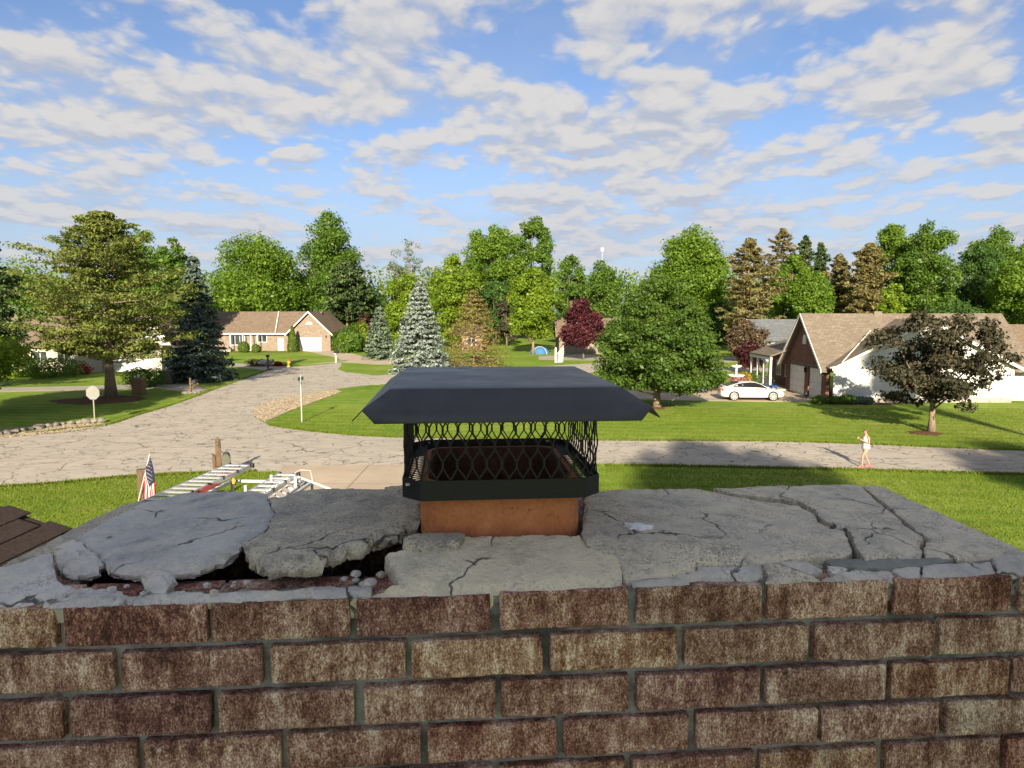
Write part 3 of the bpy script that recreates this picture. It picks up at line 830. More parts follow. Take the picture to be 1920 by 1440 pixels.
for i in range(5):
    px, py = rr.uniform(660, 735), rr.uniform(1055, 1102)
    u, v = px_uv(px, py, -0.02)
    rock('rubble', (u, v, CZ + 0.004 + rr.uniform(0, .010)), rr.uniform(0.005, 0.011), 60 + i, [CR_E, CR_S, CR_M][i % 3], chim)
for i in range(26):
    u = rr.uniform(-0.08, 1.4); v = rr.uniform(0.005, 0.06)
    if 0.42 < u < 0.84 or u > 0.95: continue
    rock('rubble', (u, v, CZ + 0.010), rr.uniform(0.003, 0.008), 90 + i, CR_E, chim, 1)
for px, py, s in ((205, 1011, .0055), (300, 962, .006), (445, 985, .003), (640, 960, .003), (1335, 945, .003), (370, 990, .003)):
    u, v = px_uv(px, py)
    rock('pebble', (u, v, CZ + float(crown_h(np.array(u), np.array(v))) + 0.006), s, int(px), CR_E, chim, 1, 0.4)
WPAINT = simple('bird_white', (0.75, 0.76, 0.80), 0.7, 0.06, 30)
u, v = px_uv(1196, 990)
slab('white_splash', [(u + 0.022 * math.cos(a_) * (1 + .35 * math.sin(a_ * 3 + 1)), v + 0.014 * math.sin(a_) * (1 + .3 * math.cos(a_ * 5))) for a_ in np.linspace(0, 6.28, 18)[:-1]], WPAINT, 0.001, 0.004, 0.006, 0.001, 0.006, 52, 0.003, 0.003)

# ---- clay flue tile
def rrect(u0, u1, v0, v1, r, n=6):
    pts = []
    for cx, cy, a0 in ((u1 - r, v1 - r, 0), (u0 + r, v1 - r, 90), (u0 + r, v0 + r, 180), (u1 - r, v0 + r, 270)):
        for k in range(n + 1):
            a_ = R(a0 + 90 * k / n)
            pts.append((cx + r * math.cos(a_), cy + r * math.sin(a_)))
    return pts
ZF = CAMZ - 0.280
ou = rrect(FU0, FU1, FV0, FV1, 0.042); inn = rrect(FU0 + .017, FU1 - .017, FV0 + .017, FV1 - .017, 0.032)
n = len(ou); vs = []; fs = []
for ring, z in ((ou, CZ - 0.30), (ou, ZF - 0.004), (rrect(FU0 + .004, FU1 - .004, FV0 + .004, FV1 - .004, .040), ZF), (rrect(FU0 + .013, FU1 - .013, FV0 + .013, FV1 - .013, .034), ZF), (inn, ZF - 0.004), (inn, CZ - 0.30)):
    vs += [(x, y, z) for x, y in ring]
for k in range(5):
    for i in range(n): fs.append((k * n + i, k * n + (i + 1) % n, (k + 1) * n + (i + 1) % n, (k + 1) * n + i))
fs.append(tuple(5 * n + i for i in range(n)))
o = MB().add(vs, fs).build('flue_tile', FLUE, chim, smooth=True)
o.data.set_sharp_from_angle(angle=R(40))
o.data.materials.append(FLUEIN)
for pl_ in o.data.polygons:
    c_ = pl_.center
    if FU0 + .010 < c_.x < FU1 - .010 and FV0 + .010 < c_.y < FV1 - .010 and c_.z < ZF - .001: pl_.material_index = 1

# ================================================================ chimney cap (rests on the flue)
cap = empty('chimney_cap', (CO.x, CO.y, 0), CA, 'black metal chimney cap with mesh screen and sloping lid on the clay flue', 'chimney cap')
LU0, LU1, LV0, LV1 = 0.458, 0.812, 0.098, 0.522
zt, zh, zb = CAMZ - 0.117, CAMZ - 0.152, CAMZ - 0.162
o_ = 0.068
def lid_ring():
    vs, fs = [], []
    # top plate, slightly crowned
    n = 12
    for j in range(n + 1):
        for i in range(n + 1):
            s, t = i / n, j / n
            vs.append((LU0 + (LU1 - LU0) * s, LV0 + (LV1 - LV0) * t, zt + 0.002 * math.sin(math.pi * s) * math.sin(math.pi * t)))
    for j in range(n):
        for i in range(n):
            a = j * (n + 1) + i
            fs.append((a, a + 1, a + n + 2, a + n + 1))
    def panel(p0, p1, out, cut):
        p0, p1, out = Vector(p0), Vector(p1), Vector(out)
        al = (p1 - p0).normalized()
        m = 12; b = len(vs)
        rows = [(0.0, 0.0, 0.0), (0.05, 0.05, 0.02), (0.35, 0.35, 0.34), (0.62, 0.62, 0.62), (1.0, 0.86, 1.0)]
        for fr, fo_, fz in rows:
            ext = fr * o_ if fr <= 0.62 else 0.62 * o_ - cut
            for i in range(m + 1):
                t = i / m
                q = p0 - al * ext + (p1 - p0 + al * 2 * ext) * t
                vs.append(q + out * o_ * fo_ + Vector((0, 0, -(zt - zb) * fz)))
        for r_ in range(len(rows) - 1):
            for i in range(m):
                a = b + r_ * (m + 1) + i
                fs.append((a, a + m + 1, a + m + 2, a + 1))
    panel((LU0, LV0, zt), (LU1, LV0, zt), (0, -1, 0), 0.020)
    panel((LU1, LV0, zt), (LU1, LV1, zt), (1, 0, 0), 0.012)
    panel((LU1, LV1, zt), (LU0, LV1, zt), (0, 1, 0), 0.020)
    panel((LU0, LV1, zt), (LU0, LV0, zt), (-1, 0, 0), 0.012)
    return vs, fs
vs, fs = lid_ring()
lid = MB().add(vs, fs).build('lid', CAPM, cap, smooth=True)
m_ = lid.modifiers.new('weld', 'WELD'); m_.merge_threshold = 0.0004
m_ = lid.modifiers.new('thickness', 'SOLIDIFY'); m_.thickness = 0.0016; m_.offset = -1
lid.data.set_sharp_from_angle(angle=R(14))
B().box((0.575, 0.49, zt + 0.0045), (0.024, 0.012, 0.0008)).build('sticker', WHITE, lid)
for u_, v_, z_ in ((0.497, 0.068, zt - 0.024),):
    MB().lathe([(0.0022, 0), (0.0018, 0.0012), (0.0006, 0.0018)], (u_, v_, z_), 8).build('paint_fleck', WHITE, lid)
# band
BU0, BU1, BV0, BV1 = 0.466, 0.796, 0.134, 0.512
zb1, zb0 = CAMZ - 0.272, CAMZ - 0.305
def cham(u0, u1, v0, v1, c): return [(u0 + c, v0), (u1 - c, v0), (u1, v0 + c), (u1, v1 - c), (u1 - c, v1), (u0 + c, v1), (u0, v1 - c), (u0, v0 + c)]
A_, I_ = cham(BU0, BU1, BV0, BV1, 0.03), cham(BU0 + .002, BU1 - .002, BV0 + .002, BV1 - .002, 0.0295)
vs = [(x, y, z) for ring, z in ((A_, zb0), (A_, zb1), (I_, zb1), (I_, zb0)) for x, y in ring]
fs = [(k * 8 + i, k * 8 + (i + 1) % 8, ((k + 1) % 4) * 8 + (i + 1) % 8, ((k + 1) % 4) * 8 + i) for k in range(4) for i in range(8)]
band = MB().add(vs, fs).build('band', CAPD, cap, bevel=0.0006)
for u_, v_, z_, rx in ((0.476, 0.148, zb1 - 0.008, 0), (0.50, 0.510, zb1 - 0.006, 0), (0.755, 0.510, zb1 - 0.006, 0)):
    MB().box((u_, v_, z_), (0.005, 0.005, 0.0035), rz=R(45)).build('rivet', WHITE, band)
B().tube([(BU1 - 0.006, 0.30, CAMZ - 0.290), (BU1 + 0.012, 0.30, CAMZ - 0.290)], 0.0028, 8).build('bolt_shank', CAPD, cap)
B().tube([(BU1 + 0.012, 0.30, CAMZ - 0.290), (BU1 + 0.020, 0.30, CAMZ - 0.290)], 0.0068, 6).build('bolt_head', CAPD, cap)
# expanded metal screen: honeycomb of narrow strands wrapped round the band outline
loop = cham(BU0 + .003, BU1 - .003, BV0 + .003, BV1 - .003, 0.03)
segs = [(Vector(loop[i]), Vector(loop[(i + 1) % 8])) for i in range(8)]
lens = [(b - a).length for a, b in segs]; TOT = sum(lens)
def along(s):
    s = s % TOT
    for (a, b), L in zip(segs, lens):
        if s <= L: return a + (b - a) * (s / L), (b - a).normalized()
        s -= L
    return segs[-1][1], (segs[-1][1] - segs[-1][0]).normalized()
ncell = int(round(TOT / 0.0235)); cw = TOT / ncell
zlo, zhi = zb1 - 0.004, zt - 0.001
rows_n = 11; rh = (zhi - zlo) / rows_n
sv, sf = [], []
def strand(p, q, nrm, w):
    t = (q - p).normalized(); s = t.cross(nrm).normalized() * w; d_ = nrm * w * 0.55
    b = len(sv)
    for c_ in (p, q):
        sv.extend([tuple(c_ - s - d_), tuple(c_ + s - d_), tuple(c_ + s + d_), tuple(c_ - s + d_)])
    for i in range(4): sf.append((b + i, b + (i + 1) % 4, b + 4 + (i + 1) % 4, b + 4 + i))
    sf.extend([(b + 3, b + 2, b + 1, b), (b + 4, b + 5, b + 6, b + 7)])
def pt(s, z):
    a, t = along(s)
    return Vector((a.x, a.y, z)), Vector((t.y, -t.x, 0))
jit = np.random.default_rng(9)
HX = {}
def node(i, j):
    key = (i % (2 * ncell), j)
    if key not in HX:
        HX[key] = (jit.uniform(-.0012, .0012), jit.uniform(-.0015, .0015))
    return HX[key]
for j in range(0, rows_n, 2):
    for i in range(ncell):
        sh = cw / 2 if (j // 2) % 2 else 0.0
        s0 = i * cw + sh
        zc = zlo + j * rh
        # short bond then two legs of the diamond
        d0 = node(2 * i + (j // 2) % 2, j); d1 = node(2 * i + 1 + (j // 2) % 2, j + 2); d2 = node(2 * i - 1 + (j // 2) % 2, j + 2)
        bz = rh * 0.36
        p, nr = pt(s0 + d0[0], zc - bz + d0[1]); q, _ = pt(s0 + d0[0], zc + bz + d0[1])
        strand(p, q, nr, 0.0019)
        for dd_, sg in ((d1, 1), (d2, -1)):
            e, _ = pt(s0 + sg * cw / 2 + dd_[0], min(zc + 2 * rh - bz + dd_[1], zhi))
            strand(q, e, nr, 0.0012)
# floor of the screen between band and flue
for k in range(44):
    for u_ in (BU0 + 0.004, BU1 - 0.004):
        v_ = BV0 + 0.03 + k * (BV1 - BV0 - 0.06) / 43
        iu = FU0 + 0.004 if u_ < 0.6 else FU1 - 0.004
        strand(Vector((u_, v_, zb1 - 0.012)), Vector(((u_ + iu) / 2, v_ + (0.004 if k % 2 else -0.002), zb1 - 0.010)), Vector((0, 0, 1)), 0.0011)
        strand(Vector(((u_ + iu) / 2, v_ + (0.004 if k % 2 else -0.002), zb1 - 0.010)), Vector((iu, v_, zb1 - 0.008)), Vector((0, 0, 1)), 0.0011)
me = bpy.data.meshes.new('mesh_screen'); me.from_pydata(sv, [], sf); me.materials.append(CAPD)
link('mesh_screen', me, cap)
# ================================================================ trees
LEAF = {
 'green': mat_leaf('leaf_green', (0.055, 0.109, 0.014), (0.109, 0.195, 0.022), (0.201, 0.289, 0.034), 0.46),
 'mid': mat_leaf('leaf_mid_green', (0.046, 0.097, 0.017), (0.088, 0.164, 0.024), (0.154, 0.234, 0.034), 0.46),
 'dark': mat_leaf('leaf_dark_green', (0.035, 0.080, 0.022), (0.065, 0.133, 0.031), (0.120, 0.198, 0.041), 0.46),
 'lime': mat_leaf('leaf_lime', (0.083, 0.146, 0.013), (0.152, 0.235, 0.020), (0.235, 0.310, 0.033), 0.46),
 'grey': mat_leaf('leaf_grey_green', (0.085, 0.115, 0.060), (0.140, 0.175, 0.095), (0.205, 0.235, 0.145)),
 'purple': mat_leaf('leaf_purple', (0.026, 0.008, 0.012), (0.062, 0.016, 0.022), (0.125, 0.035, 0.036), 0.25),
 'bronze': mat_leaf('leaf_bronze', (0.019, 0.021, 0.014), (0.045, 0.045, 0.026), (0.100, 0.083, 0.053), 0.15, 0.05),
 'maroon': mat_leaf('leaf_maroon', (0.020, 0.007, 0.009), (0.045, 0.014, 0.016), (0.085, 0.028, 0.026), 0.2),
 'pine': mat_leaf('needle_pine', (0.062, 0.090, 0.022), (0.132, 0.166, 0.040), (0.220, 0.242, 0.066), 0.28, 0.0),
 'pinedark': mat_leaf('needle_dark', (0.035, 0.061, 0.026), (0.065, 0.104, 0.037), (0.115, 0.158, 0.050), 0.15),
 'pinebrown': mat_leaf('needle_brown', (0.105, 0.098, 0.038), (0.205, 0.182, 0.076), (0.300, 0.262, 0.122), 0.38, 0.0),
 'blue': mat_leaf('needle_blue', (0.083, 0.113, 0.099), (0.173, 0.214, 0.191), (0.289, 0.335, 0.300), 0.12),
 'bluedark': mat_leaf('needle_bluedark', (0.037, 0.065, 0.050), (0.077, 0.115, 0.092), (0.144, 0.188, 0.152), 0.1),
 'bluegreen': mat_leaf('needle_bluegreen', (0.048, 0.078, 0.052), (0.092, 0.130, 0.088), (0.155, 0.195, 0.135), 0.12),
 'larch': mat_leaf('needle_larch', (0.095, 0.078, 0.024), (0.175, 0.140, 0.045), (0.250, 0.205, 0.075), 0.25),
 'brownred': mat_leaf('leaf_brown_red', (0.050, 0.036, 0.022), (0.095, 0.068, 0.040), (0.150, 0.105, 0.062), 0.2),
 'hedge': mat_leaf('leaf_hedge', (0.035, 0.070, 0.010), (0.080, 0.130, 0.016), (0.130, 0.180, 0.026)),
 'blade': mat_leaf('grass_blade', (0.062, 0.098, 0.013), (0.116, 0.156, 0.021), (0.170, 0.198, 0.036), 0.3, 0.0),
 'dense': mat_leaf('leaf_dense_green', (0.038, 0.078, 0.014), (0.072, 0.132, 0.022), (0.122, 0.185, 0.034), 0.46),
 'red': mat_leaf('petal_red', (0.165, 0.008, 0.011), (0.248, 0.017, 0.022), (0.303, 0.044, 0.050), 0.2),
 'pink': mat_leaf('petal_pink', (0.231, 0.055, 0.088), (0.303, 0.099, 0.132), (0.358, 0.165, 0.187), 0.2),
 'yellow': mat_leaf('petal_yellow', (0.220, 0.143, 0.011), (0.303, 0.198, 0.017), (0.358, 0.248, 0.033), 0.2),
}
def rnd_dirs(g, n):
    d_ = g.normal(size=(n, 3)); return d_ / np.linalg.norm(d_, axis=1, keepdims=True)
def leaf_quads(cen, size, g, nrm=None, aspect=0.6, spread=1.0):
    """one small pointed leaf face per centre"""
    n = len(cen)
    a = rnd_dirs(g, n)
    if nrm is not None:
        a = nrm + a * spread; a /= np.linalg.norm(a, axis=1, keepdims=True)
    t = np.cross(a, rnd_dirs(g, n)); t /= np.linalg.norm(t, axis=1, keepdims=True)
    b = np.cross(a, t)
    s = (size * np.clip(g.lognormal(-0.08, 0.38, n), 0.35, 2.0))[:, None]
    fold = a * s * 0.16
    v = np.stack([cen - t * s * 0.5, cen + b * s * aspect * 0.5 + fold, cen + t * s * 0.5, cen - b * s * aspect * 0.5 + fold], 1)
    return v.reshape(-1, 3), np.arange(n * 4).reshape(-1, 4)
def crown_obj(name, cen, size, mat, parent, g, nrm=None, aspect=0.6, spread=1.0, tint=None):
    v, q = leaf_quads(cen, size, g, nrm, aspect, spread)
    if tint is None: tint = np.clip(g.normal(0.5, 0.2, len(cen)), 0, 1)
    return link(name, np_mesh(name, v, q, mat, tint=np.repeat(tint, 4)), parent)
def trunk_obj(h, r0, r1, g, parent, mat, lean=0.02, limbs=(), name='trunk'):
    mb = MB()
    ph = g.uniform(0, 6.28)
    pts = [(lean * h * math.sin(ph + t * 2) * t, lean * h * math.cos(ph + t * 3) * t, h * t) for t in np.linspace(0, 1, 8)]
    rad = [r0 * (1.35 if i == 0 else 1) * (1 - i / 7) + r1 * (i / 7) for i in range(8)]
    mb.tube(pts, rad, 9)
    for p0, p1, r in limbs:
        p0, p1 = Vector(p0), Vector(p1)
        mid = (p0 + p1) / 2 + Vector((0, 0, -(p1 - p0).length * 0.06))
        mb.tube([p0, mid, p1], [r, r * 0.65, r * 0.22], 6)
    return mb.build(name, mat, parent, smooth=True)

def deciduous(name, base, h, w, bottom, leaf, seed, label, nleaf=9000, lsize=0.30, cat='tree', group=None, bark=None, trunk_r=None,
              shape='round', nlobe=70, fill=0.42, lob=(0.17, 0.29), squash=0.8, dense=True):
    """crown of many uneven leaf clumps around limbs; bottom = height of lowest leaves"""
    g = np.random.default_rng(seed)
    root = empty(name, base, 0, label, cat, group)
    H = h - bottom; rx = w / 2
    if dense: nleaf = int(nleaf * 2.3); lsize *= 0.88; nlobe = int(nlobe * 1.3)
    tr = trunk_r or max(0.10, h * 0.016)
    # lobes: positions through the crown, radius profile by height
    L = []
    k = 0
    while len(L) < nlobe:
        k += 1
        t = g.uniform(0.0, 1.0)
        if shape == 'round': prof = math.sqrt(max(0.0, 1 - (2 * t - 0.92) ** 2 / 1.20))
        elif shape == 'vase': prof = min(1.0, 0.35 + t * 1.1) * math.sqrt(max(0, 1 - max(0, t - 0.55) ** 2 / 0.21))
        elif shape == 'cone': prof = max(0.12, (1 - t) ** 0.75) * min(1, 0.45 + t * 3.5)
        elif shape == 'dome2': prof = math.sqrt(max(0.03, 1 - t ** 1.9)) * min(1, 0.93 + t * 0.5)
        elif shape == 'dome': prof = math.sqrt(max(0.02, 1 - t ** 2.2)) * min(1, 0.80 + t * 1.0)
        else: prof = 1.0
        if g.random() > prof ** 1.3 + 0.05: continue
        lr = rx * g.uniform(*lob) * (0.75 + 0.35 * prof)
        rad = max(0.0, rx * prof - lr * 0.75) * (g.random() ** fill)
        an = g.uniform(0, 6.283)
        zt_ = bottom + lr * squash * 0.8 + t * (H - lr * squash * 1.7)
        L.append((rad * math.cos(an), rad * math.sin(an), zt_, lr))
    L = np.array(L)
    pr = L[:, 3] ** 2; pr /= pr.sum()
    idx = g.choice(len(L), nleaf, p=pr)
    dv = rnd_dirs(g, nleaf)
    # ragged clumps: radius modulated by direction noise
    wob = 1 + 0.28 * np.sin(dv[:, 0] * 5 + idx * 1.7) * np.sin(dv[:, 1] * 6 + idx * 0.9) + 0.16 * np.sin(dv[:, 2] * 9 + idx * 2.3)
    rr_ = (0.42 + 0.62 * g.random(nleaf) ** 0.6) * wob
    stray = g.random(nleaf) < 0.04
    rr_ = np.where(stray, rr_ * g.uniform(1.1, 1.45, nleaf), rr_)
    c = L[idx, :3] + dv * (L[idx, 3] * rr_)[:, None] * np.array([1, 1, squash])
    outw = dv * 0.9 + np.array([0, 0, 0.45])
    clump_t = g.normal(0, 0.10, len(L))
    tint = np.clip(0.48 + clump_t[idx] + g.normal(0, 0.17, nleaf), 0, 1)
    ok = c[:, 2] > bottom * 0.9
    c, outw, tint = c[ok], outw[ok], tint[ok]
    limbs = []
    for l in L[g.choice(len(L), min(len(L), 16), replace=False)]:
        z0 = bottom * 0.75 + (l[2] - bottom) * g.uniform(0.05, 0.5)
        limbs.append(((0, 0, max(z0, 0.3 * bottom)), (l[0] * 0.9, l[1] * 0.9, l[2]), tr * g.uniform(0.28, 0.5)))
    trunk_obj(bottom + H * 0.7, tr, tr * 0.25, g, root, bark or BARK, limbs=limbs)
    crown_obj('crown', c, lsize, LEAF[leaf], root, g, outw, 0.62, 0.9, tint)
    return root

def pine(name, base, h, w, bottom, leaf, seed, label, nb=70, ntuft=9, nneed=16, nl=0.42, cat='tree', group=None, bark=None, trunk_r=None, top=0.55, droop=0.05, flat=0.35, prof_pow=3.2, rise=0.30):
    """open conifer: whorls of long limbs carrying flat plates of needle tufts"""
    g = np.random.default_rng(seed)
    root = empty(name, base, 0, label, cat, group)
    H = h - bottom; tr = trunk_r or h * 0.02
    cen, nr, limbs, tt = [], [], [], []
    for i in range(nb):
        t = (i + g.uniform(-0.6, 0.6)) / nb
        t = min(max(t, 0), 0.985) ** 1.08
        an = i * 2.399 + g.uniform(-0.5, 0.5)
        prof = max(0.10, 1 - t ** prof_pow) * min(1.0, 0.72 + t * 1.1)
        Lb = w / 2 * prof * g.uniform(0.38, 1.15) * (1 + 0.18 * math.sin(an * 2 + seed) + 0.12 * math.sin(t * 19 + seed))
        z0 = bottom + t * H
        tip = np.array([math.cos(an) * Lb, math.sin(an) * Lb, z0 + Lb * (rise * (0.3 + t) - droop)])
        o = np.array([0, 0, z0 - 0.1 * Lb])
        limbs.append((tuple(o), tuple(o + (tip - o) * 0.92), tr * 0.18 * (1 - t * 0.6)))
        bt = g.normal(0, 0.10)
        for k in range(ntuft):
            s = 0.30 + 0.72 * g.random() ** 0.7
            side = g.normal(0, 0.17) * Lb * (0.4 + s * 0.6)
            q = o + (tip - o) * s + np.array([-math.sin(an) * side, math.cos(an) * side, g.normal(0, 0.05 * Lb * flat + 0.05)])
            R_ = g.uniform(0.45, 0.85) * (0.45 + 0.06 * w) * (1 - 0.35 * t)
            dv = rnd_dirs(g, nneed)
            cen.append(q + dv * R_ * np.array([1, 1, flat]) * (0.35 + 0.65 * g.random((nneed, 1))))
            nr.append(dv * 0.35 + np.array([0, 0, 0.75]))
            tt.append(np.clip(0.5 + bt + g.normal(0, 0.16, nneed), 0, 1))
    cen, nr, tt = np.vstack(cen), np.vstack(nr), np.concatenate(tt)
    trunk_obj(h * 0.97, tr, tr * 0.12, g, root, bark or BARKP, lean=0.012, limbs=limbs)
    crown_obj('crown', cen, nl, LEAF[leaf], root, g, nr, 0.36, 0.8, tt)
    return root

def spruce(name, base, h, w, leaf, seed, label, nb=260, per=34, nl=0.26, cat='tree', group=None, skirt=0.05, sparse=1.0, bark=None, droop=0.28, powr=0.88, bulge=0.0):
    """dense cone: tier on tier of drooping boughs, needle sprays along each"""
    g = np.random.default_rng(seed)
    root = empty(name, base, 0, label, cat, group)
    tr = h * 0.016
    cen, nr, tt, limbs = [], [], [], []
    tiers = max(12, int(h * 2.1))
    for i in range(nb):
        t = ((g.integers(tiers) + g.normal(0, 0.16)) / tiers)
        t = min(max(t, 0.0), 0.985)
        an = g.uniform(0, 6.283)
        Lb = (w / 2) * ((1 - t) ** powr + bulge * math.sin(math.pi * t)) * g.uniform(0.78, 1.10) + 0.10
        z0 = skirt * h + t * h * (1 - skirt)
        n_ = max(6, int(per * (0.35 + 0.65 * (1 - t)) * sparse))
        s = 0.22 + 0.80 * g.random(n_) ** 0.7
        sd = g.normal(0, 0.13, n_) * Lb * (1.15 - 0.5 * s) + g.normal(0, 0.03, n_)
        x = math.cos(an) * Lb * s - math.sin(an) * sd
        y = math.sin(an) * Lb * s + math.cos(an) * sd
        z = z0 + Lb * (-droop * s ** 1.2 + 0.14 * s ** 3) - np.abs(sd) * 0.25 + g.normal(0, 0.045, n_) - (g.random(n_) < 0.3) * g.random(n_) * 0.20 * (1 - t)
        cen.append(np.stack([x, y, np.maximum(z, 0.04)], 1))
        o_n = np.array([math.cos(an) * 0.45, math.sin(an) * 0.45, 0.75])
        nr.append(np.repeat(o_n[None], n_, 0))
        tt.append(np.clip(0.5 + g.normal(0, 0.10) + (s - 0.65) * 0.45 + g.normal(0, 0.14, n_), 0, 1))
        if i % 3 == 0: limbs.append(((0, 0, z0), (math.cos(an) * Lb * 0.85, math.sin(an) * Lb * 0.85, z0 - Lb * droop * 0.75), tr * 0.25 * (1 - t * 0.6)))
    cen, nr, tt = np.vstack(cen), np.vstack(nr), np.concatenate(tt)
    trunk_obj(h * 0.985, tr, tr * 0.1, g, root, bark or BARK, lean=0.004, limbs=limbs)
    crown_obj('crown', cen, nl, LEAF[leaf], root, g, nr, 0.42, 0.75, tt)
    return root

def shrub(name, base, w, h, leaf, seed, label, n=1500, ls=0.14, cat='shrub', group=None, clip=False, shape='ball'):
    g = np.random.default_rng(seed)
    root = empty(name, base, 0, label, cat, group)
    dv = rnd_dirs(g, n)
    if shape == 'cone':
        t = g.random(n) ** 0.8; an = g.uniform(0, 6.283, n)
        pr = np.minimum(1, (1 - t) ** 0.75 * 1.15) * np.minimum(1, 0.75 + t * 1.5)
        r_ = w / 2 * pr * (0.72 + 0.3 * g.random(n))
        c = np.stack([r_ * np.cos(an), r_ * np.sin(an), t * h], 1)
        dv = np.stack([np.cos(an), np.sin(an), 0.3 + 0 * an], 1)
    elif shape == 'box':
        c = g.uniform(-1, 1, (n, 3)); k = np.argmax(np.abs(c), 1)
        ax = g.integers(0, 3, n); c[np.arange(n), ax] = np.sign(c[np.arange(n), ax]) * g.uniform(0.86, 1.0, n)
        c = c * np.array([w[0] / 2, w[1] / 2, h / 2]) + np.array([0, 0, h / 2]); dv = c - np.array([0, 0, h / 2])
        dv /= np.linalg.norm(dv, axis=1, keepdims=True)
    else:
        wob = 1.0 if clip else (1 + 0.22 * np.sin(dv[:, 0] * 5 + seed) * np.sin(dv[:, 1] * 4 + 1) + 0.12 * np.sin(dv[:, 2] * 8 + seed))
        rr_ = ((0.80 if clip else 0.5) + (0.2 if clip else 0.5) * g.random(n) ** 0.5) * wob
        c = dv * rr_[:, None] * np.array([w / 2, w / 2, h * 0.55]) + np.array([0, 0, h * 0.46])
    c[:, 2] = np.maximum(c[:, 2], 0.03)
    mb = MB()
    ww = w if np.isscalar(w) else w[0]
    for k in range(5):
        a_ = k * 1.26 + g.uniform(0, .5)
        mb.tube([(0, 0, 0), (math.cos(a_) * ww * .22, math.sin(a_) * ww * .22, h * .7)], [0.03 * h ** .5, 0.01], 5)
    mb.build('stems', BARK, root)
    crown_obj('foliage', c, ls, LEAF[leaf], root, g, dv * 1.0 + np.array([0, 0, .3]), 0.6, 0.8)
    return root

def Ht(py, Y): return CAMZ - (py - HOR) / FPX * Y       # height of a pixel row at depth Y
def X(px, Y): return (px - 960) / FPX * Y
def W_(wpx, Y): return wpx / FPX * Y
def at(px, Y, z=0.0): return (X(px, Y), Y, z)

def D(px0, px1, ptop, pbot, Y, leaf, seed, label, **k):
    return deciduous(k.pop('name', 'broadleaf_tree'), at((px0 + px1) / 2, Y), Ht(ptop, Y), W_(px1 - px0, Y), max(0.4, Ht(pbot, Y)), leaf, seed, label, **k)
def PI(px0, px1, ptop, pbot, Y, leaf, seed, label, **k):
    return pine(k.pop('name', 'pine_tree'), at((px0 + px1) / 2, Y), Ht(ptop, Y), W_(px1 - px0, Y), max(0.5, Ht(pbot, Y)), leaf, seed, label, **k)
def SP(px0, px1, ptop, Y, leaf, seed, label, **k):
    return spruce(k.pop('name', 'spruce_tree'), at((px0 + px1) / 2, Y), Ht(ptop, Y), W_(px1 - px0, Y), leaf, seed, label, **k)

# --- left yard
PI(62, 345, 404, 668, 53.0, 'pine', 101, 'tall broad yellow-green pine standing in a mulch ring behind the stop sign', name='white_pine', nb=150, ntuft=19, nneed=20, nl=0.24, trunk_r=0.36, prof_pow=3.4, flat=0.28, bark=BARKL, rise=0.25)
SP(302, 436, 478, 66.0, 'bluedark', 102, 'dark blue-green spruce right of the tall yellow-green pine', nb=620, per=50, nl=0.30, powr=0.80)
PI(-150, 82, 420, 690, 60.0, 'pinedark', 103, 'dark pine cut off by the left edge of the picture', nb=130, ntuft=12, nneed=18, nl=0.36, prof_pow=1.8)
D(-190, 58, 610, 745, 44.0, 'lime', 104, 'yellow-green leafy branches low at the left edge of the picture', nleaf=9000, lsize=0.22, shape='vase', nlobe=60, trunk_r=0.16)
D(225, 315, 424, 600, 112.0, 'green', 105, 'bright green treetop showing just right of the tall pine top', nleaf=5000, lsize=0.42)
D(290, 372, 446, 610, 108.0, 'mid', 106, 'rounded green treetop above the dark blue-green spruce', nleaf=5000, lsize=0.42)
D(-60, 150, 505, 640, 120.0, 'mid', 107, 'green tree far behind the pines at the left edge', nleaf=6000, lsize=0.5)
# --- behind the cream brick house
D(378, 585, 430, 612, 140.0, 'green', 110, 'wide bright green tree above the roof of the cream brick house', nleaf=19000, lsize=0.50, nlobe=80, squash=0.75, shape='dome')
D(545, 698, 398, 610, 150.0, 'mid', 111, 'tallest rounded green tree behind the garage of the cream brick house', nleaf=17000, lsize=0.52, nlobe=80, shape='dome', lob=(0.18, 0.32))
PI(598, 705, 492, 600, 134.0, 'pinedark', 112, 'dusky green pine with a bare trunk right of the cream garage', nb=120, ntuft=10, nneed=16, nl=0.6, trunk_r=0.28)
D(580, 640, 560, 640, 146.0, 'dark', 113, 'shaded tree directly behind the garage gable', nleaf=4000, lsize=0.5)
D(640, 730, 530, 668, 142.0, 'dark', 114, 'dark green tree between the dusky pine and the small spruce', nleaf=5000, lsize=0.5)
SP(682, 742, 572, 96.0, 'bluegreen', 115, 'smaller grey-green spruce left of the large silver-blue spruce', nb=380, per=40, nl=0.32, powr=0.62)
SP(728, 846, 524, 75.0, 'blue', 116, 'large silver-blue spruce rising behind the left end of the chimney cap', nb=680, per=54, nl=0.26, powr=0.80)
SP(815, 962, 540, 80.0, 'larch', 117, 'thin straw-brown conifer behind the middle of the chimney cap', name='larch_tree', nb=520, per=40, nl=0.17, powr=0.72, droop=0.10, bark=BARKL)
D(640, 672, 618, 664, 118.0, 'hedge', 118, 'low bright shrub-like tree beside the grey-green spruce', nleaf=2500, lsize=0.35, nlobe=20)
shrub('rounded_shrub', at(655, 112), W_(52, 112), 4.2, 'mid', 119, 'broad green shrub right of the cream house driveway', 2600, 0.32)
shrub('rounded_shrub', at(678, 116), W_(40, 116), 4.6, 'lime', 120, 'yellow-green shrub tucked left of the grey-green spruce', 2000, 0.32)
D(668, 700, 585, 640, 128.0, 'maroon', 121, 'small dark red tree peeking out right of the garage', nleaf=2200, lsize=0.4, nlobe=18)
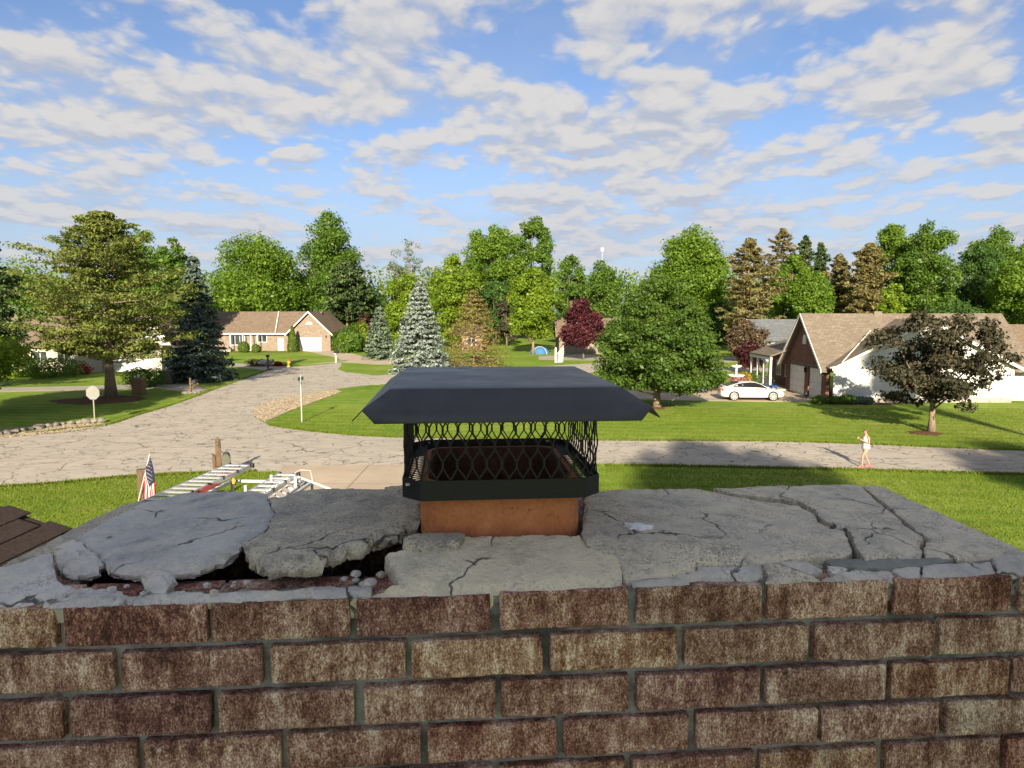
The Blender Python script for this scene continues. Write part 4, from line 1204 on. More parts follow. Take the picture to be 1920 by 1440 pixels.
# --- centre background
D(722, 818, 446, 600, 165.0, 'grey', 122, 'sparse pale grey-green tree against the sky', nleaf=4200, lsize=0.40, nlobe=70, fill=0.7, lob=(0.12, 0.22), dense=False)
D(712, 800, 502, 650, 130.0, 'lime', 123, 'yellow-green tree just left of the silver-blue spruce top', nleaf=8000, lsize=0.42)
D(795, 905, 475, 650, 128.0, 'lime', 124, 'yellow-green tree directly above the silver-blue spruce', nleaf=9500, lsize=0.42)
D(852, 985, 415, 600, 150.0, 'green', 125, 'big bright green tree in the centre with a feathery left side', nleaf=15000, lsize=0.48, nlobe=70)
D(945, 1045, 404, 600, 158.0, 'mid', 126, 'tall darker tree right of the big central green tree', nleaf=12000, lsize=0.50, nlobe=60)
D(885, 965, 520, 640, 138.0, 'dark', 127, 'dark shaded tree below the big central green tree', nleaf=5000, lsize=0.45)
D(925, 975, 545, 640, 134.0, 'bronze', 128, 'blackish purple tree below the central trees', nleaf=2600, lsize=0.42, nlobe=24)
D(944, 1055, 497, 640, 108.0, 'lime', 129, 'bright lime maple with a slim pale trunk behind the blue tent', nleaf=12000, lsize=0.36, nlobe=60, bark=BARKL, shape='round')
D(1035, 1105, 478, 610, 160.0, 'mid', 130, 'green tree left of the distant mast', nleaf=6000, lsize=0.5)
D(1085, 1172, 488, 620, 165.0, 'mid', 131, 'green tree standing in front of the distant mast', nleaf=7000, lsize=0.5, fill=0.6)
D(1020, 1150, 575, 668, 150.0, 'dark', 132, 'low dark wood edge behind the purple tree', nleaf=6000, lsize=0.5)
D(1046, 1142, 556, 652, 96.0, 'purple', 133, 'round purple-red tree behind the right end of the chimney cap', nleaf=9000, lsize=0.30, nlobe=46, shape='dome')
D(1106, 1362, 512, 737, 47.3, 'dense', 134, 'dense rounded green tree with multiple stems right of the chimney cap', nleaf=24000, lsize=0.20, nlobe=140, shape='dome2', lob=(0.12, 0.21), fill=0.30, squash=0.55, trunk_r=0.24, bark=BARKL)
# --- right background
D(1200, 1380, 420, 600, 135.0, 'green', 140, 'huge domed green tree behind the dense rounded tree', nleaf=19000, lsize=0.46, nlobe=90, shape='dome')
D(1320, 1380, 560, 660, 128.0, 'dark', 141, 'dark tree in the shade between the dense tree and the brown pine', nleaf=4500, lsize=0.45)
PI(1340, 1460, 450, 630, 112.0, 'pinebrown', 142, 'brownish pine with an orange trunk left of the white-sided house', nb=110, ntuft=11, nneed=15, nl=0.48)
PI(1420, 1500, 432, 560, 140.0, 'pinebrown', 143, 'tall brown pine top rising above its neighbours', nb=70, ntuft=9, nneed=14, nl=0.5)
PI(1478, 1528, 445, 560, 150.0, 'pinedark', 144, 'narrow pine top right of the tall brown pine top', nb=75, ntuft=9, nneed=16, nl=0.55)
PI(1510, 1552, 458, 560, 152.0, 'pinedark', 145, 'shortest of the three pine tops above the garage gable', nb=70, ntuft=9, nneed=16, nl=0.55)
D(1440, 1520, 472, 620, 125.0, 'green', 146, 'green tree behind the peak of the brick garage gable', nleaf=7500, lsize=0.42)
D(1478, 1560, 508, 620, 112.0, 'green', 147, 'light green bushy tree just above the garage roof', nleaf=7500, lsize=0.38)
PI(1535, 1600, 480, 600, 135.0, 'pinebrown', 148, 'olive brown pine left of the broad rusty conifer', nb=110, ntuft=10, nneed=16, nl=0.55)
PI(1570, 1672, 460, 600, 125.0, 'pinebrown', 149, 'broad rusty brown conifer above the middle of the house roof', nb=125, ntuft=11, nneed=15, nl=0.50)
D(1610, 1720, 415, 600, 140.0, 'green', 150, 'tall bright green tree left of the birch-like tree', nleaf=12000, lsize=0.48, nlobe=60)
D(1665, 1790, 413, 600, 128.0, 'mid', 151, 'tall grey-green tree with pale limbs behind the house roof', nleaf=12000, lsize=0.44, nlobe=70, bark=BARKL)
D(1640, 1700, 530, 620, 108.0, 'lime', 152, 'small yellow-green tree behind the house ridge', nleaf=3500, lsize=0.36, nlobe=26)
D(1770, 1880, 455, 620, 135.0, 'dark', 153, 'dark green tree behind the right end of the roof', nleaf=9000, lsize=0.46)
D(1800, 1910, 425, 600, 150.0, 'mid', 154, 'tall swaying tree behind at the far right', nleaf=10000, lsize=0.5)
D(1845, 1990, 455, 640, 118.0, 'green', 155, 'bright green tree at the right edge above the low roof', nleaf=11000, lsize=0.42)
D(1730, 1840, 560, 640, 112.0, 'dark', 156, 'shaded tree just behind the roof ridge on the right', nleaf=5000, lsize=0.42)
D(1352, 1446, 600, 690, 92.0, 'brownred', 157, 'dusty brown-red tree left of the blue-grey house', nleaf=5000, lsize=0.30, nlobe=40)
D(1374, 1442, 640, 690, 74.0, 'maroon', 158, 'small round maroon tree left of the porch', nleaf=5000, lsize=0.20, nlobe=36)
D(1612, 1900, 568, 768, 37.5, 'bronze', 159, 'dark bronze-leaved maple on the lawn in front of the white siding', nleaf=17000, lsize=0.18, nlobe=95, lob=(0.09, 0.18), fill=0.62, squash=0.55, dense=False, trunk_r=0.17, bark=BARKL)
# wood behind, reads as one mass
g_ = np.random.default_rng(900)
fw_c, fw_t = [], []
for px in range(-260, 2260, 45):
    Y = g_.uniform(172, 196); top = Ht(g_.uniform(478, 535), Y); wd = g_.uniform(7, 10)
    n_ = 1900
    dv = rnd_dirs(g_, n_); rr_ = (0.55 + 0.45 * g_.random(n_)) * (1 + 0.25 * np.sin(dv[:, 0] * 5 + px) * np.sin(dv[:, 2] * 6))
    c = dv * rr_[:, None] * np.array([wd, wd * 0.7, top * 0.52]) + np.array([X(px, Y), Y, top * 0.5])
    fw_c.append(c[c[:, 2] > 0.2])
fw_c = np.vstack(fw_c)
tag(crown_obj('far_wood', fw_c, 0.75, LEAF['green'], None, g_), 'unbroken belt of green woodland behind all the houses', 'woodland', kind='stuff')
# trees behind the camera whose shade lies on the chimney and the near right lawn
for i, (x, y, h, w, bt) in enumerate([(-1.4, -40.0, 25.2, 8.0, 18.2), (5.6, -40.0, 28.6, 10.5, 20.0), (19.5, -40.0, 28.8, 10.0, 20.0), (31.0, -38.0, 28.0, 9.0, 18.0), (24.6, -13.5, 30.0, 5.6, 24.6), (-31.0, 27.0, 13.0, 11.0, 3.0)]):
    deciduous('yard_tree', (x, y, 0), h, w, bt, 'green', 300 + i,
              ['tall tree far behind the viewer, shading the chimney', 'leafy yard tree behind the viewer on the right', 'leafy yard tree behind the viewer farther right', 'tall yard tree behind the viewer at the far right', 'very tall slender tree behind the viewer, shading the siding', 'yard tree left of the picture, shading the left lawn'][i],
              nleaf=9000, lsize=0.42, nlobe=60, trunk_r=0.22, group='trees outside the picture')
# ================================================================ ground, roads, drives
def sheet(name, pts, z, mat, label=None, kind='structure'):
    """flat sheet with a 0.25 m rim dropped into the ground"""
    mb = MB(); mb.prism([(p_[0], p_[1]) for p_ in pts], z - 0.05, z)
    o = mb.build(name, mat); tag(o, label, kind=kind)
    return o
def smooth_pts(pts, n=6):
    """Catmull-Rom through an open list"""
    pts = [np.array(p_[:2], float) for p_ in pts]
    out = []
    for i in range(len(pts) - 1):
        p0, p1, p2, p3 = pts[max(i - 1, 0)], pts[i], pts[i + 1], pts[min(i + 2, len(pts) - 1)]
        for k in range(n):
            t = k / n
            out.append(0.5 * (2 * p1 + (p2 - p0) * t + (2 * p0 - 5 * p1 + 4 * p2 - p3) * t * t + (3 * p1 - p0 - 3 * p2 + p3) * t ** 3))
    out.append(pts[-1])
    return [tuple(q) for q in out]
G = lambda *pp: [gp(x, y)[:2] for x, y in pp]
gr = MB(); 
n_ = 40
tag(MB().bx(-700, 700, -300, 900, -1.0, 0.0).build('ground', GRASS), kind='structure')
near_edge = smooth_pts([(-80, 17.5), (-45, 21.5), (-30, 24.3)] + G((0, 913), (250, 894), (480, 884), (755, 879), (1130, 873), (1500, 879), (1920, 890)) + [(34, 25.8), (60, 20), (90, 11)])
far_right = smooth_pts(G((505, 797), (560, 806), (690, 818), (900, 823), (1130, 826), (1500, 829), (1920, 845)) + [(38, 30.6), (62, 25), (92, 16)])
left_far = smooth_pts([(-82, 29), (-45, 34.5)] + G((0, 814), (120, 806), (200, 797), (262, 777), (330, 757), (420, 724), (490, 699), (510, 692)))
# main road with the throat of the side street, then the side street and its bend
main = near_edge + far_right[::-1] + smooth_pts(G((505, 797), (482, 786), (474, 776), (480, 765), (505, 754), (545, 744), (640, 728), (700, 721))) + G((700, 704), (645, 697), (633, 692), (640, 686), (640, 680), (600, 684)) + left_far[::-1]
sheet('road', main, 0.006, ROAD)
sheet('street', G((699, 722), (730, 719)) + smooth_pts([(-5, 64), (4, 70), (12, 79), (30, 92), (70, 104)]) + smooth_pts([(70, 112), (28, 100), (8, 87), (-2, 80), (-8, 75)]) + G((700, 704)), 0.0125, ROAD)
sheet('side_drive', G((560, 684), (640, 679), (700, 683)) + G((760, 684), (760, 676), (700, 672), (650, 661), (612, 656), (568, 656), (600, 664), (636, 672), (640, 677)), 0.010, DRIVE, )
sheet('driveway', [(-9.6, 29.2), (-4, 29.4), (2.0, 29.6), (1.6, 26), (1.0, 20), (0.6, 12), (0.4, 7), (-8.5, 7), (-9.0, 14), (-9.0, 26.5)], 0.011, DRIVE)
sheet('neighbour_driveway', [(-3, 64), (2, 57.6), (22.4, 57.6), (22.4, 50.9), (20.0, 50.4), (14.5, 50.9), (8, 52), (0, 55), (-5, 60)], 0.015, DRIVE)
sheet('garden_drive', G((-60, 740), (0, 735), (150, 732), (300, 728), (345, 736), (392, 733), (370, 722), (300, 720), (150, 724), (0, 727), (-60, 729)), 0.008, DRIVE2)
sheet('garden_drive', G((425, 680), (470, 683), (560, 690), (600, 694), (520, 698), (480, 692), (430, 687)), 0.012, DRIVE2)
sheet('far_drive', G((1300, 690), (1460, 690), (1460, 696), (1300, 696)), 0.008, DRIVE2)
sheet('far_drive', G((1010, 668), (1090, 664), (1130, 668), (1130, 676), (1010, 674)), 0.009, DRIVE2)
sheet('front_path', G((215, 690), (330, 680), (420, 676), (420, 679), (330, 684), (215, 694)), 0.008, DRIVE2)
GRAV = simple('gravel', (0.22, 0.185, 0.135), 0.95, 0.3, 6, 0.8, 0.1, bdist=0.05)
gpoly = G((474, 776), (480, 765), (505, 754), (545, 744), (630, 731), (640, 735), (600, 750), (540, 772), (498, 791), (482, 785))
sheet('gravel_strip', gpoly, 0.016, GRAV)
lpoly = G((-40, 815), (0, 806), (60, 800), (120, 797), (195, 795), (200, 799), (120, 812), (0, 822), (-60, 830))
sheet('gravel_strip', lpoly, 0.016, GRAV)
def disc(cx, cy, r, n=28, seed=0, ell=1.0):
    g = np.random.default_rng(seed)
    return [(cx + math.cos(a) * r * (1 + .1 * g.normal()), cy + math.sin(a) * r * ell * (1 + .1 * g.normal())) for a in np.linspace(0, 6.283, n)[:-1]]
def mulch(name, cx, cy, r, seed, ell=1.0, h=0.06):
    pts = disc(cx, cy, r, 30, seed, ell)
    mb = MB(); n = len(pts)
    vs = [(x, y, 0.004) for x, y in pts] + [(cx + (x - cx) * .6, cy + (y - cy) * .6, h) for x, y in pts] + [(cx, cy, h * 1.3)]
    fs = [(i, (i + 1) % n, n + (i + 1) % n, n + i) for i in range(n)] + [(n + i, n + (i + 1) % n, 2 * n) for i in range(n)]
    return tag(mb.add(vs, fs).build(name, MULCH, smooth=True), kind='structure')
pb = gp(195, 748); mulch('mulch_bed', pb.x, pb.y - 0.6, 3.0, 1, 0.9)
db = gp(1733, 812); mulch('mulch_bed', db.x, db.y, 0.85, 2, 0.9)
rb_ = gp(1228, 765); mulch('mulch_bed', rb_.x, rb_.y, 0.7, 3)
mulch("mulch_bed", 24.6, 49.3, 2.9, 4, 0.26)
mulch('mulch_bed', X(505, 86), 85, 3.0, 5, 0.7); mulch('mulch_bed', 17.2, 58.9, 3.0, 6, 0.4)
mulch('mulch_bed', X(470, 113), 113.5, 8.5, 7, 0.10)
# pebbles of the gravel strips and the field stones along them
def inpoly(poly, x, y):
    c = False; j = len(poly) - 1
    for i in range(len(poly)):
        if (poly[i][1] > y) != (poly[j][1] > y) and x < (poly[j][0] - poly[i][0]) * (y - poly[i][1]) / (poly[j][1] - poly[i][1]) + poly[i][0]: c = not c
        j = i
    return c
gq = np.random.default_rng(42)
def pebbles(poly, n, seed, smin, smax):
    g = np.random.default_rng(seed); V_, F_ = [], []
    xs = [p_[0] for p_ in poly]; ys = [p_[1] for p_ in poly]
    ico_v = np.array([(0, 0, 1), (1, 0, 0), (0, 1, 0), (-1, 0, 0), (0, -1, 0), (0, 0, -1)], float)
    ico_f = [(0, 1, 2), (0, 2, 3), (0, 3, 4), (0, 4, 1), (5, 2, 1), (5, 3, 2), (5, 4, 3), (5, 1, 4)]
    c = 0
    while c < n:
        x, y = g.uniform(min(xs), max(xs)), g.uniform(min(ys), max(ys))
        if not inpoly(poly, x, y): continue
        s = g.uniform(smin, smax); b = len(V_)
        Rm = np.array(Matrix.Rotation(g.uniform(0, 6.28), 3, Vector(g.normal(size=3))))
        vv = (ico_v * g.uniform(0.7, 1.3, (6, 1))) @ Rm * s * np.array([1, 1, 0.7]) + np.array([x, y, 0.016 + s * 0.3])
        V_ += vv.tolist(); F_ += [(b + a, b + d_, b + e) for a, d_, e in ico_f]; c += 1
    me = bpy.data.meshes.new('pebbles'); me.from_pydata(V_, [], F_); me.materials.append(simple('river_pebble', (0.21, 0.175, 0.125), 0.9, 0.4, 2.5, 0.2))
    return link('pebbles', me)
tag(pebbles(gpoly, 4200, 1, 0.03, 0.075), 'tan river pebbles along the inside of the street bend', 'pebbles', kind='stuff')
tag(pebbles(lpoly, 2600, 2, 0.03, 0.08), 'loose tan stones spread along the left roadside', 'stones', kind='stuff')
ST2 = simple('pale_stone', (0.155, 0.138, 0.112), 0.9, 0.2, 6, 0.6)
stone_label = {}
row = [(0, 817), (12, 818), (26, 816), (42, 813), (58, 811), (73, 808), (90, 805), (104, 803), (118, 801), (134, 799), (150, 798), (163, 797), (177, 796), (190, 795)]
ords = ['first', 'second', 'third', 'fourth', 'fifth', 'sixth', 'seventh', 'eighth', 'ninth', 'tenth', 'eleventh', 'twelfth', 'thirteenth', 'last']
for i, (px, py) in enumerate(row):
    q = gp(px, py - 3)
    o = rock('border_stone', (q.x, q.y, 0.10), gq.uniform(0.15, 0.30), 400 + i, ST2 if i % 2 else STONE, None, 2, 0.7)
    tag(o, '%s border stone counted from the left picture edge along the roadside' % ords[i], 'stone', 'stones edging the left roadside')
# lawn blades: short tufts on the near lawns and ragged grass lips along the road edges
def blades(name, pts, h, w, label, seed):
    g = np.random.default_rng(seed); n = len(pts)
    an = g.uniform(0, 6.283, n); hh = h * g.uniform(0.5, 1.4, n)
    t = np.stack([np.cos(an), np.sin(an), 0 * an], 1) * (w * g.uniform(0.6, 1.4, n))[:, None]
    ln = np.stack([g.normal(0, .5, n), g.normal(0, .5, n), np.ones(n)], 1); ln /= np.linalg.norm(ln, axis=1, keepdims=True)
    base = np.column_stack([pts, np.full(n, 0.001)])
    v = np.stack([base - t, base + t, base + ln * hh[:, None]], 1).reshape(-1, 3)
    me = np_mesh(name, v, np.arange(n * 3).reshape(-1, 3), LEAF['blade'], tint=np.repeat(np.clip(g.normal(.45, .22, n), 0, 1), 3))
    return tag(link(name, me), label, 'grass', kind='stuff')
def scatter(poly, n, seed):
    g = np.random.default_rng(seed); xs = [p_[0] for p_ in poly]; ys = [p_[1] for p_ in poly]
    q = np.column_stack([g.uniform(min(xs), max(xs), n * 3), g.uniform(min(ys), max(ys), n * 3)])
    ins = np.zeros(len(q), bool)
    for i in range(len(poly)):
        a, b = poly[i], poly[i - 1]
        if a[1] == b[1]: continue
        ins ^= ((a[1] > q[:, 1]) != (b[1] > q[:, 1])) & (q[:, 0] < (b[0] - a[0]) * (q[:, 1] - a[1]) / (b[1] - a[1]) + a[0])
    return q[ins][:n]
ne = [p_ for p_ in near_edge if -30 < p_[0] < -9.4]
blades('lawn_grass', scatter([(-30, 13), (-9.2, 13)] + [(x, y - .05) for x, y in ne[::-1]], 90000, 5), 0.055, 0.016, 'mown grass of the near left lawn before the road', 5)
ne = [p_ for p_ in near_edge if 2.2 < p_[0] < 34]
blades('lawn_grass', scatter([(2.4, 13)] + [(x, y - .05) for x, y in ne] + [(34, 13)], 110000, 6), 0.055, 0.016, 'mown grass of the near right lawn before the road', 6)
fr = [p_ for p_ in far_right if -13 < p_[0] < 34]
blades('lawn_grass', scatter([(x, y + .05) for x, y in fr] + [(34, 47), (-11, 47), (-14.5, 42.5)], 60000, 7), 0.05, 0.020, 'mown grass of the lawn beyond the main road', 7)
def lip(line, n, seed, off, label):
    g = np.random.default_rng(seed); P_ = np.array(line); k = g.integers(0, len(P_) - 1, n); t = g.random((n, 1))
    q = P_[k] + (P_[k + 1] - P_[k]) * t
    d_ = P_[k + 1] - P_[k]; d_ /= np.linalg.norm(d_, axis=1, keepdims=True)
    nrm = np.column_stack([-d_[:, 1], d_[:, 0]])
    q = q + nrm * (off + g.normal(0, 0.07, n))[:, None]
    return blades('edge_grass', q, 0.11, 0.03, label, seed)
lip([p_ for p_ in near_edge if -34 < p_[0] < -9.6], 6000, 8, -0.02, 'ragged grass lip along the near road edge on the left')
lip([p_ for p_ in near_edge if 2 < p_[0] < 36], 7000, 9, -0.02, 'ragged grass lip along the near road edge on the right')
lip([p_ for p_ in far_right if p_[0] < 38], 9000, 10, 0.02, 'ragged grass lip along the far road edge')
lip(left_far, 8000, 11, 0.02, 'ragged grass lip along the left side of the side street')
# ================================================================ houses
def gable_roof(p0, p1, half, rise, over, thick=0.14):
    """roof slabs over a ridge p0->p1 (eave height in p0.z); half = half width; returns MB"""
    p0, p1 = Vector(p0), Vector(p1)
    ax = (p1 - p0).normalized(); sd = Vector((-ax.y, ax.x, 0))
    a, b = p0 - ax * over, p1 + ax * over
    k = (half + over) / half
    mb = MB()
    for s in (1, -1):
        e = sd * s * half * k - Vector((0, 0, rise * (k - 1)))
        top = Vector((0, 0, rise)); t = Vector((0, 0, thick))
        q = [a + e, b + e, b + top, a + top]
        vs = q + [x + t for x in q]
        mb.add(vs, [(0, 1, 2, 3), (4, 7, 6, 5), (0, 4, 5, 1), (1, 5, 6, 2), (2, 6, 7, 3), (3, 7, 4, 0)])
    return mb
def rake_trim(p0, half, rise, over, ax, sd, mat, parent, w=0.22, name='rake_board'):
    """white boards along a gable end, standing off the gable by over"""
    k = (half + over) / half
    for s in (1, -1):
        a = p0 + ax * (over + 0.02) + sd * s * half * k - Vector((0, 0, rise * (k - 1) + 0.06)); b = p0 + ax * (over + 0.02) + Vector((0, 0, rise - 0.06))
        up = Vector((0, 0, w))
        mb = MB().extr([a, b, b + up, a + up], ax * 0.05)
        mb.build(name, mat, parent)
def window(parent, c, w, h, nrm, name='window', mull=1):
    """frame + glass + sill, set on a wall; nrm = outward direction"""
    n = Vector(nrm).normalized(); t = Vector((-n.y, n.x, 0)); c = Vector(c)
    def bar(cx, cz, bw, bh, d_, mb):
        q = c + t * cx + Vector((0, 0, cz))
        mb.extr([q - t * bw / 2 - Vector((0, 0, bh / 2)), q + t * bw / 2 - Vector((0, 0, bh / 2)), q + t * bw / 2 + Vector((0, 0, bh / 2)), q - t * bw / 2 + Vector((0, 0, bh / 2))], n * d_)
    fm = MB()
    f = 0.09
    bar(-w / 2 + f / 2, 0, f, h, .07, fm); bar(w / 2 - f / 2, 0, f, h, .07, fm); bar(0, h / 2 - f / 2, w - 2 * f, f, .068, fm); bar(0, -h / 2 + f / 2, w - 2 * f, f, .068, fm)
    for k in range(mull): bar(-w / 2 + w * (k + 1) / (mull + 1), 0, .06, h - 2 * f, .06, fm)
    fr = fm.build(name, WHITE, parent)
    gm = MB(); bar(0, 0, w - f, h - f, .03, gm); gm.build('pane', GLASS, fr)
    return fr
def panel_door(parent, c, w, h, nrm, rows=4, cols=4, mat=None, name='garage_door'):
    n = Vector(nrm).normalized(); t = Vector((-n.y, n.x, 0)); c = Vector(c)
    d_ = None
    for r_ in range(rows):
        z0 = c.z + h * r_ / rows + 0.012
        mb = MB()
        q = Vector((c.x, c.y, 0))
        mb.extr([q - t * w / 2 + Vector((0, 0, z0)), q + t * w / 2 + Vector((0, 0, z0)), q + t * w / 2 + Vector((0, 0, z0 + h / rows - .02)), q - t * w / 2 + Vector((0, 0, z0 + h / rows - .02))], n * 0.05)
        for k in range(cols):
            a = -w / 2 + w * (k + 0.14) / cols; b = -w / 2 + w * (k + 0.86) / cols
            za, zb_ = z0 + h / rows * .2, z0 + h / rows * .78
            mb.extr([q + t * a + Vector((0, 0, za)) + n * .05, q + t * b + Vector((0, 0, za)) + n * .05, q + t * b + Vector((0, 0, zb_)) + n * .05, q + t * a + Vector((0, 0, zb_)) + n * .05], n * 0.02)
        if d_ is None: d_ = mb.build(name, mat or WHITE, parent)
        else: mb.build('panel', mat or WHITE, d_)
    return d_
def lantern(parent, c, nrm):
    n = Vector(nrm); c = Vector(c) + n * 0.12
    o = MB().lathe([(.03, -.2), (.09, -.15), (.10, .1), (.12, .12), (.02, .24)], c, 6).build('lantern', BLACKP, parent)
    return o

# ---- white-sided house with brick garage on the right (local frame = world axes, root at its near corner)
H1 = empty('white_sided_house', (0, 0, 0), 0, 'white-sided house with tan shingle roof and brick-fronted garage on the right', 'house')
xg, y0, y1 = 22.5, 50.6, 58.0          # garage front faces -X between y0 and y1
ze, za = 2.55, 6.15
ym = (y0 + y1) / 2 + 0.2
# brick garage front with pillars between the doors
mb = MB(); mb.extr([(xg, y0, ze - .1), (xg, y1, ze - .1), (xg, ym, za - .15)], (0.3, 0, 0))
mb.bx(xg, xg + .3, y0, y1, 2.25, ze - .102)
for a, b in ((y0, y0 + .75), (y0 + 3.05, y0 + 3.75), (y1 - .55, y1)): mb.bx(xg + .002, xg + .298, a, b, 0, 2.249)
mb.build('brick_front', BRKR, H1)
panel_door(H1, (xg + .16, y0 + 1.9, 0), 2.3, 2.28, (-1, 0, 0), 4, 3)
panel_door(H1, (xg + .16, (y0 + 3.75 + y1 - .55) / 2, 0), y1 - .55 - y0 - 3.75, 2.28, (-1, 0, 0), 4, 4)
for yy in (y0 + .35, y0 + 3.4): lantern(H1, (xg, yy, 2.0), (-1, 0, 0))
arch = [(xg - .01, ym + .30 * math.cos(a), 4.35 + .34 * math.sin(a)) for a in np.linspace(0, math.pi, 9)] + [(xg - .01, ym - .30, 3.95), (xg - .01, ym + .30, 3.95)]
B().extr(arch, (-.06, 0, 0)).build('arched_vent', WHITE, H1)
# garage / main body roof, ridge along X
xr = 37.0
rf = gable_roof((xg, ym, ze), (xr, ym, ze), (y1 - y0) / 2, za - ze, 0.45).build('roof', ROOFT, H1)
rake_trim(Vector((xg, ym, ze)), (y1 - y0) / 2, za - ze, 0.45, Vector((-1, 0, 0)), Vector((0, 1, 0)), WHITE, H1)
B().bx(27.6, 28.2, ym - .2, ym + .3, za - .3, za + .30).build('ridge_vent', simple('vent_tan', (.14, .115, .09)), rf)
# sided wing, gable facing the road
xw0, xw1, yw = 22.82, 35.4, 49.92
xm = (xw0 + xw1) / 2; zw = 5.75
mb = MB(); mb.extr([(xw0, yw, .35), (xw1, yw, .35), (xw1, yw, ze), (xm, yw, zw), (xw0, yw, ze)], (0, .25, 0)); mb.build('siding_wall', SIDW, H1)
B().bx(xw0 - .02, xw1 + .02, yw + .02, yw + .27, 0, .349).build('foundation', simple('block_grey', (.26, .24, .21), .9, .2, 4), H1)
B().bx(xw1 - .25, xw1 - .002, yw + .252, 62, .02, ze).build('side_wall', SIDW, H1)
B().bx(xw0 - .06, xw0 + .12, yw - .05, yw - .002, .35, ze - .02).build('corner_board', WHITE, H1)
B().bx(xw1 - .10, xw1 + .05, yw - .05, yw - .002, .35, ze - .02).build('corner_board', WHITE, H1)
wr = gable_roof((xm, yw, ze), (xm, ym + 2, ze), (xw1 - xw0) / 2, zw - ze, 0.40).build('wing_roof', ROOFT, H1)
rake_trim(Vector((xm, yw, ze)), (xw1 - xw0) / 2, zw - ze, 0.40, Vector((0, -1, 0)), Vector((1, 0, 0)), WHITE, H1)
B().tube([(xw0 - .2, yw - .42, ze + .05), (xw0 - .45, yw - .25, ze - .05), (xw0 - .10, yw - .08, ze - .35), (xw0 - .06, yw - .08, .2)], .05, 6).build('downspout', WHITE, H1)
B().tube([(xw0 + .35, yw - .25, ze + .34), (xm - 2.3, ym - 1.35, zw - .72)], .05, 5).build('valley_flashing', simple('flashing', (.55, .5, .42), .5), H1)
# low wing at the far right
mb = MB(); mb.bx(36.2, 46, 51.2, 60, 0, 2.4); mb.build('right_wing', SIDW, H1)
gable_roof((36.2, 55.6, 2.4), (46, 55.6, 2.4), 4.4, 2.9, 0.6).build('right_roof', ROOFB, H1)
# porch at the garage's far side
mb = MB()
ev = [(20.9, 57.4, 2.75), (20.9, 62.4, 2.75), (24.0, 62.4, 3.9), (24.0, 57.4, 3.9)]
mb.extr(ev, (0, 0, .12)).build('porch_roof', ROOFT, H1)
B().bx(20.95, 21.1, 57.4, 62.4, 2.52, 2.74).build('porch_beam', WHITE, H1)
for yy in (57.6, 59.1, 60.6, 62.2): B().box((21.05, yy, 1.25), (.16, .16, 2.5)).build('porch_column', WHITE, H1)
for a, b in ((57.7, 59.0), (59.2, 60.5), (60.7, 62.1)):
    mb = MB(); mb.bx(21.0, 21.1, a, b, .95, 1.03); mb.bx(21.0, 21.1, a, b, .18, .26)
    for k in range(7): mb.box((21.05, a + (b - a) * (k + .5) / 7, .6), (.05, .05, .7))
    mb.build('porch_railing', WHITE, H1)
B().bx(23.2, 23.5, 58.0, 64, 0, 2.9).build('porch_wall', BRKR, H1)
B().bx(20.9, 23.2, 57.4, 62.5, 0.02, .16).build('porch_floor', DRIVE2, H1)
window(H1, (23.2, 59.4, 1.6), 1.1, 1.3, (-1, 0, 0)); window(H1, (23.2, 61.4, 1.6), 1.1, 1.3, (-1, 0, 0))

# ---- cream brick ranch, far left of centre
Y2 = 117.0
H2 = empty('cream_brick_house', (0, 0, 0), 0, 'low cream brick house with brown roof and white garage door in the left distance', 'house')
xa, xb = X(546, Y2), X(620, Y2)       # gable end with the garage door
xl = X(380, Y2)
zr, ze2 = 6.35, 3.0
xmid = X(581, Y2)
mb = MB(); mb.extr([(xa, Y2, 0), (xb, Y2, 0), (xb, Y2, ze2), (xmid, Y2, zr - .25), (xa, Y2, ze2)], (0, .3, 0)); mb.build('gable_wall', BRKC, H2)
B().bx(xl, xa, Y2 + 1.0, Y2 + 1.3, 0, ze2 - .1).build('front_wall', BRKC, H2)
B().bx(xb - .3, xb, Y2 + .302, Y2 + 13, 0, ze2).build('side_wall', BRKC, H2)
panel_door(H2, ((X(562, Y2) + X(603, Y2)) / 2, Y2, 0), X(603, Y2) - X(562, Y2), 2.25, (0, -1, 0), 4, 4)
mb = MB(); hw = xb - xmid
r2 = gable_roof((xmid, Y2, ze2), (xmid, Y2 + 13, ze2), hw, zr - ze2, .5); r2.build('garage_roof', ROOFB, H2)
rake_trim(Vector((xmid, Y2, ze2)), hw, zr - ze2, .5, Vector((0, -1, 0)), Vector((1, 0, 0)), WHITE, H2, .26)
g2 = gable_roof((xl, Y2 + 6.6, ze2), (xmid, Y2 + 6.6, ze2), 5.6, zr - ze2, .5); main_roof = g2.build('main_roof', ROOFB, H2)
B().bx(xl, xa + .1, Y2 + .40, Y2 + .55, ze2 - .32, ze2 - .08).build('gutter', WHITE, H2)
va = Vector((xa + .3, Y2 + .50, ze2 + .16)); vb = Vector((X(524, Y2) * 1.05, Y2 + 5.9, zr + .08))
B().tube([(X(519, Y2 + 1), Y2 + .55, ze2 + .10), (X(526, Y2 + 6.6), Y2 + 6.3, zr + .12)], .10, 5).build('roof_flashing', WHITE, main_roof)
for px, w, mu in ((446, 2.4, 2), ): window(H2, (X(px, Y2 + 1), Y2 + 1, 1.75), w, 1.7, (0, -1, 0), mull=mu)
window(H2, (X(492, Y2 + 1), Y2 + 1, 2.0), 1.7, 1.25, (0, -1, 0), mull=1)
for px in (432, 455, 470, 483):
    B().box((X(px, Y2 - .5), Y2 - .3, 1.45), (.15, .15, 2.9)).build('porch_post', WHITE, H2)
panel_door(H2, (X(527, Y2 + 1), Y2 + 1.0, 0), .95, 2.1, (0, -1, 0), 3, 1, name='side_door')
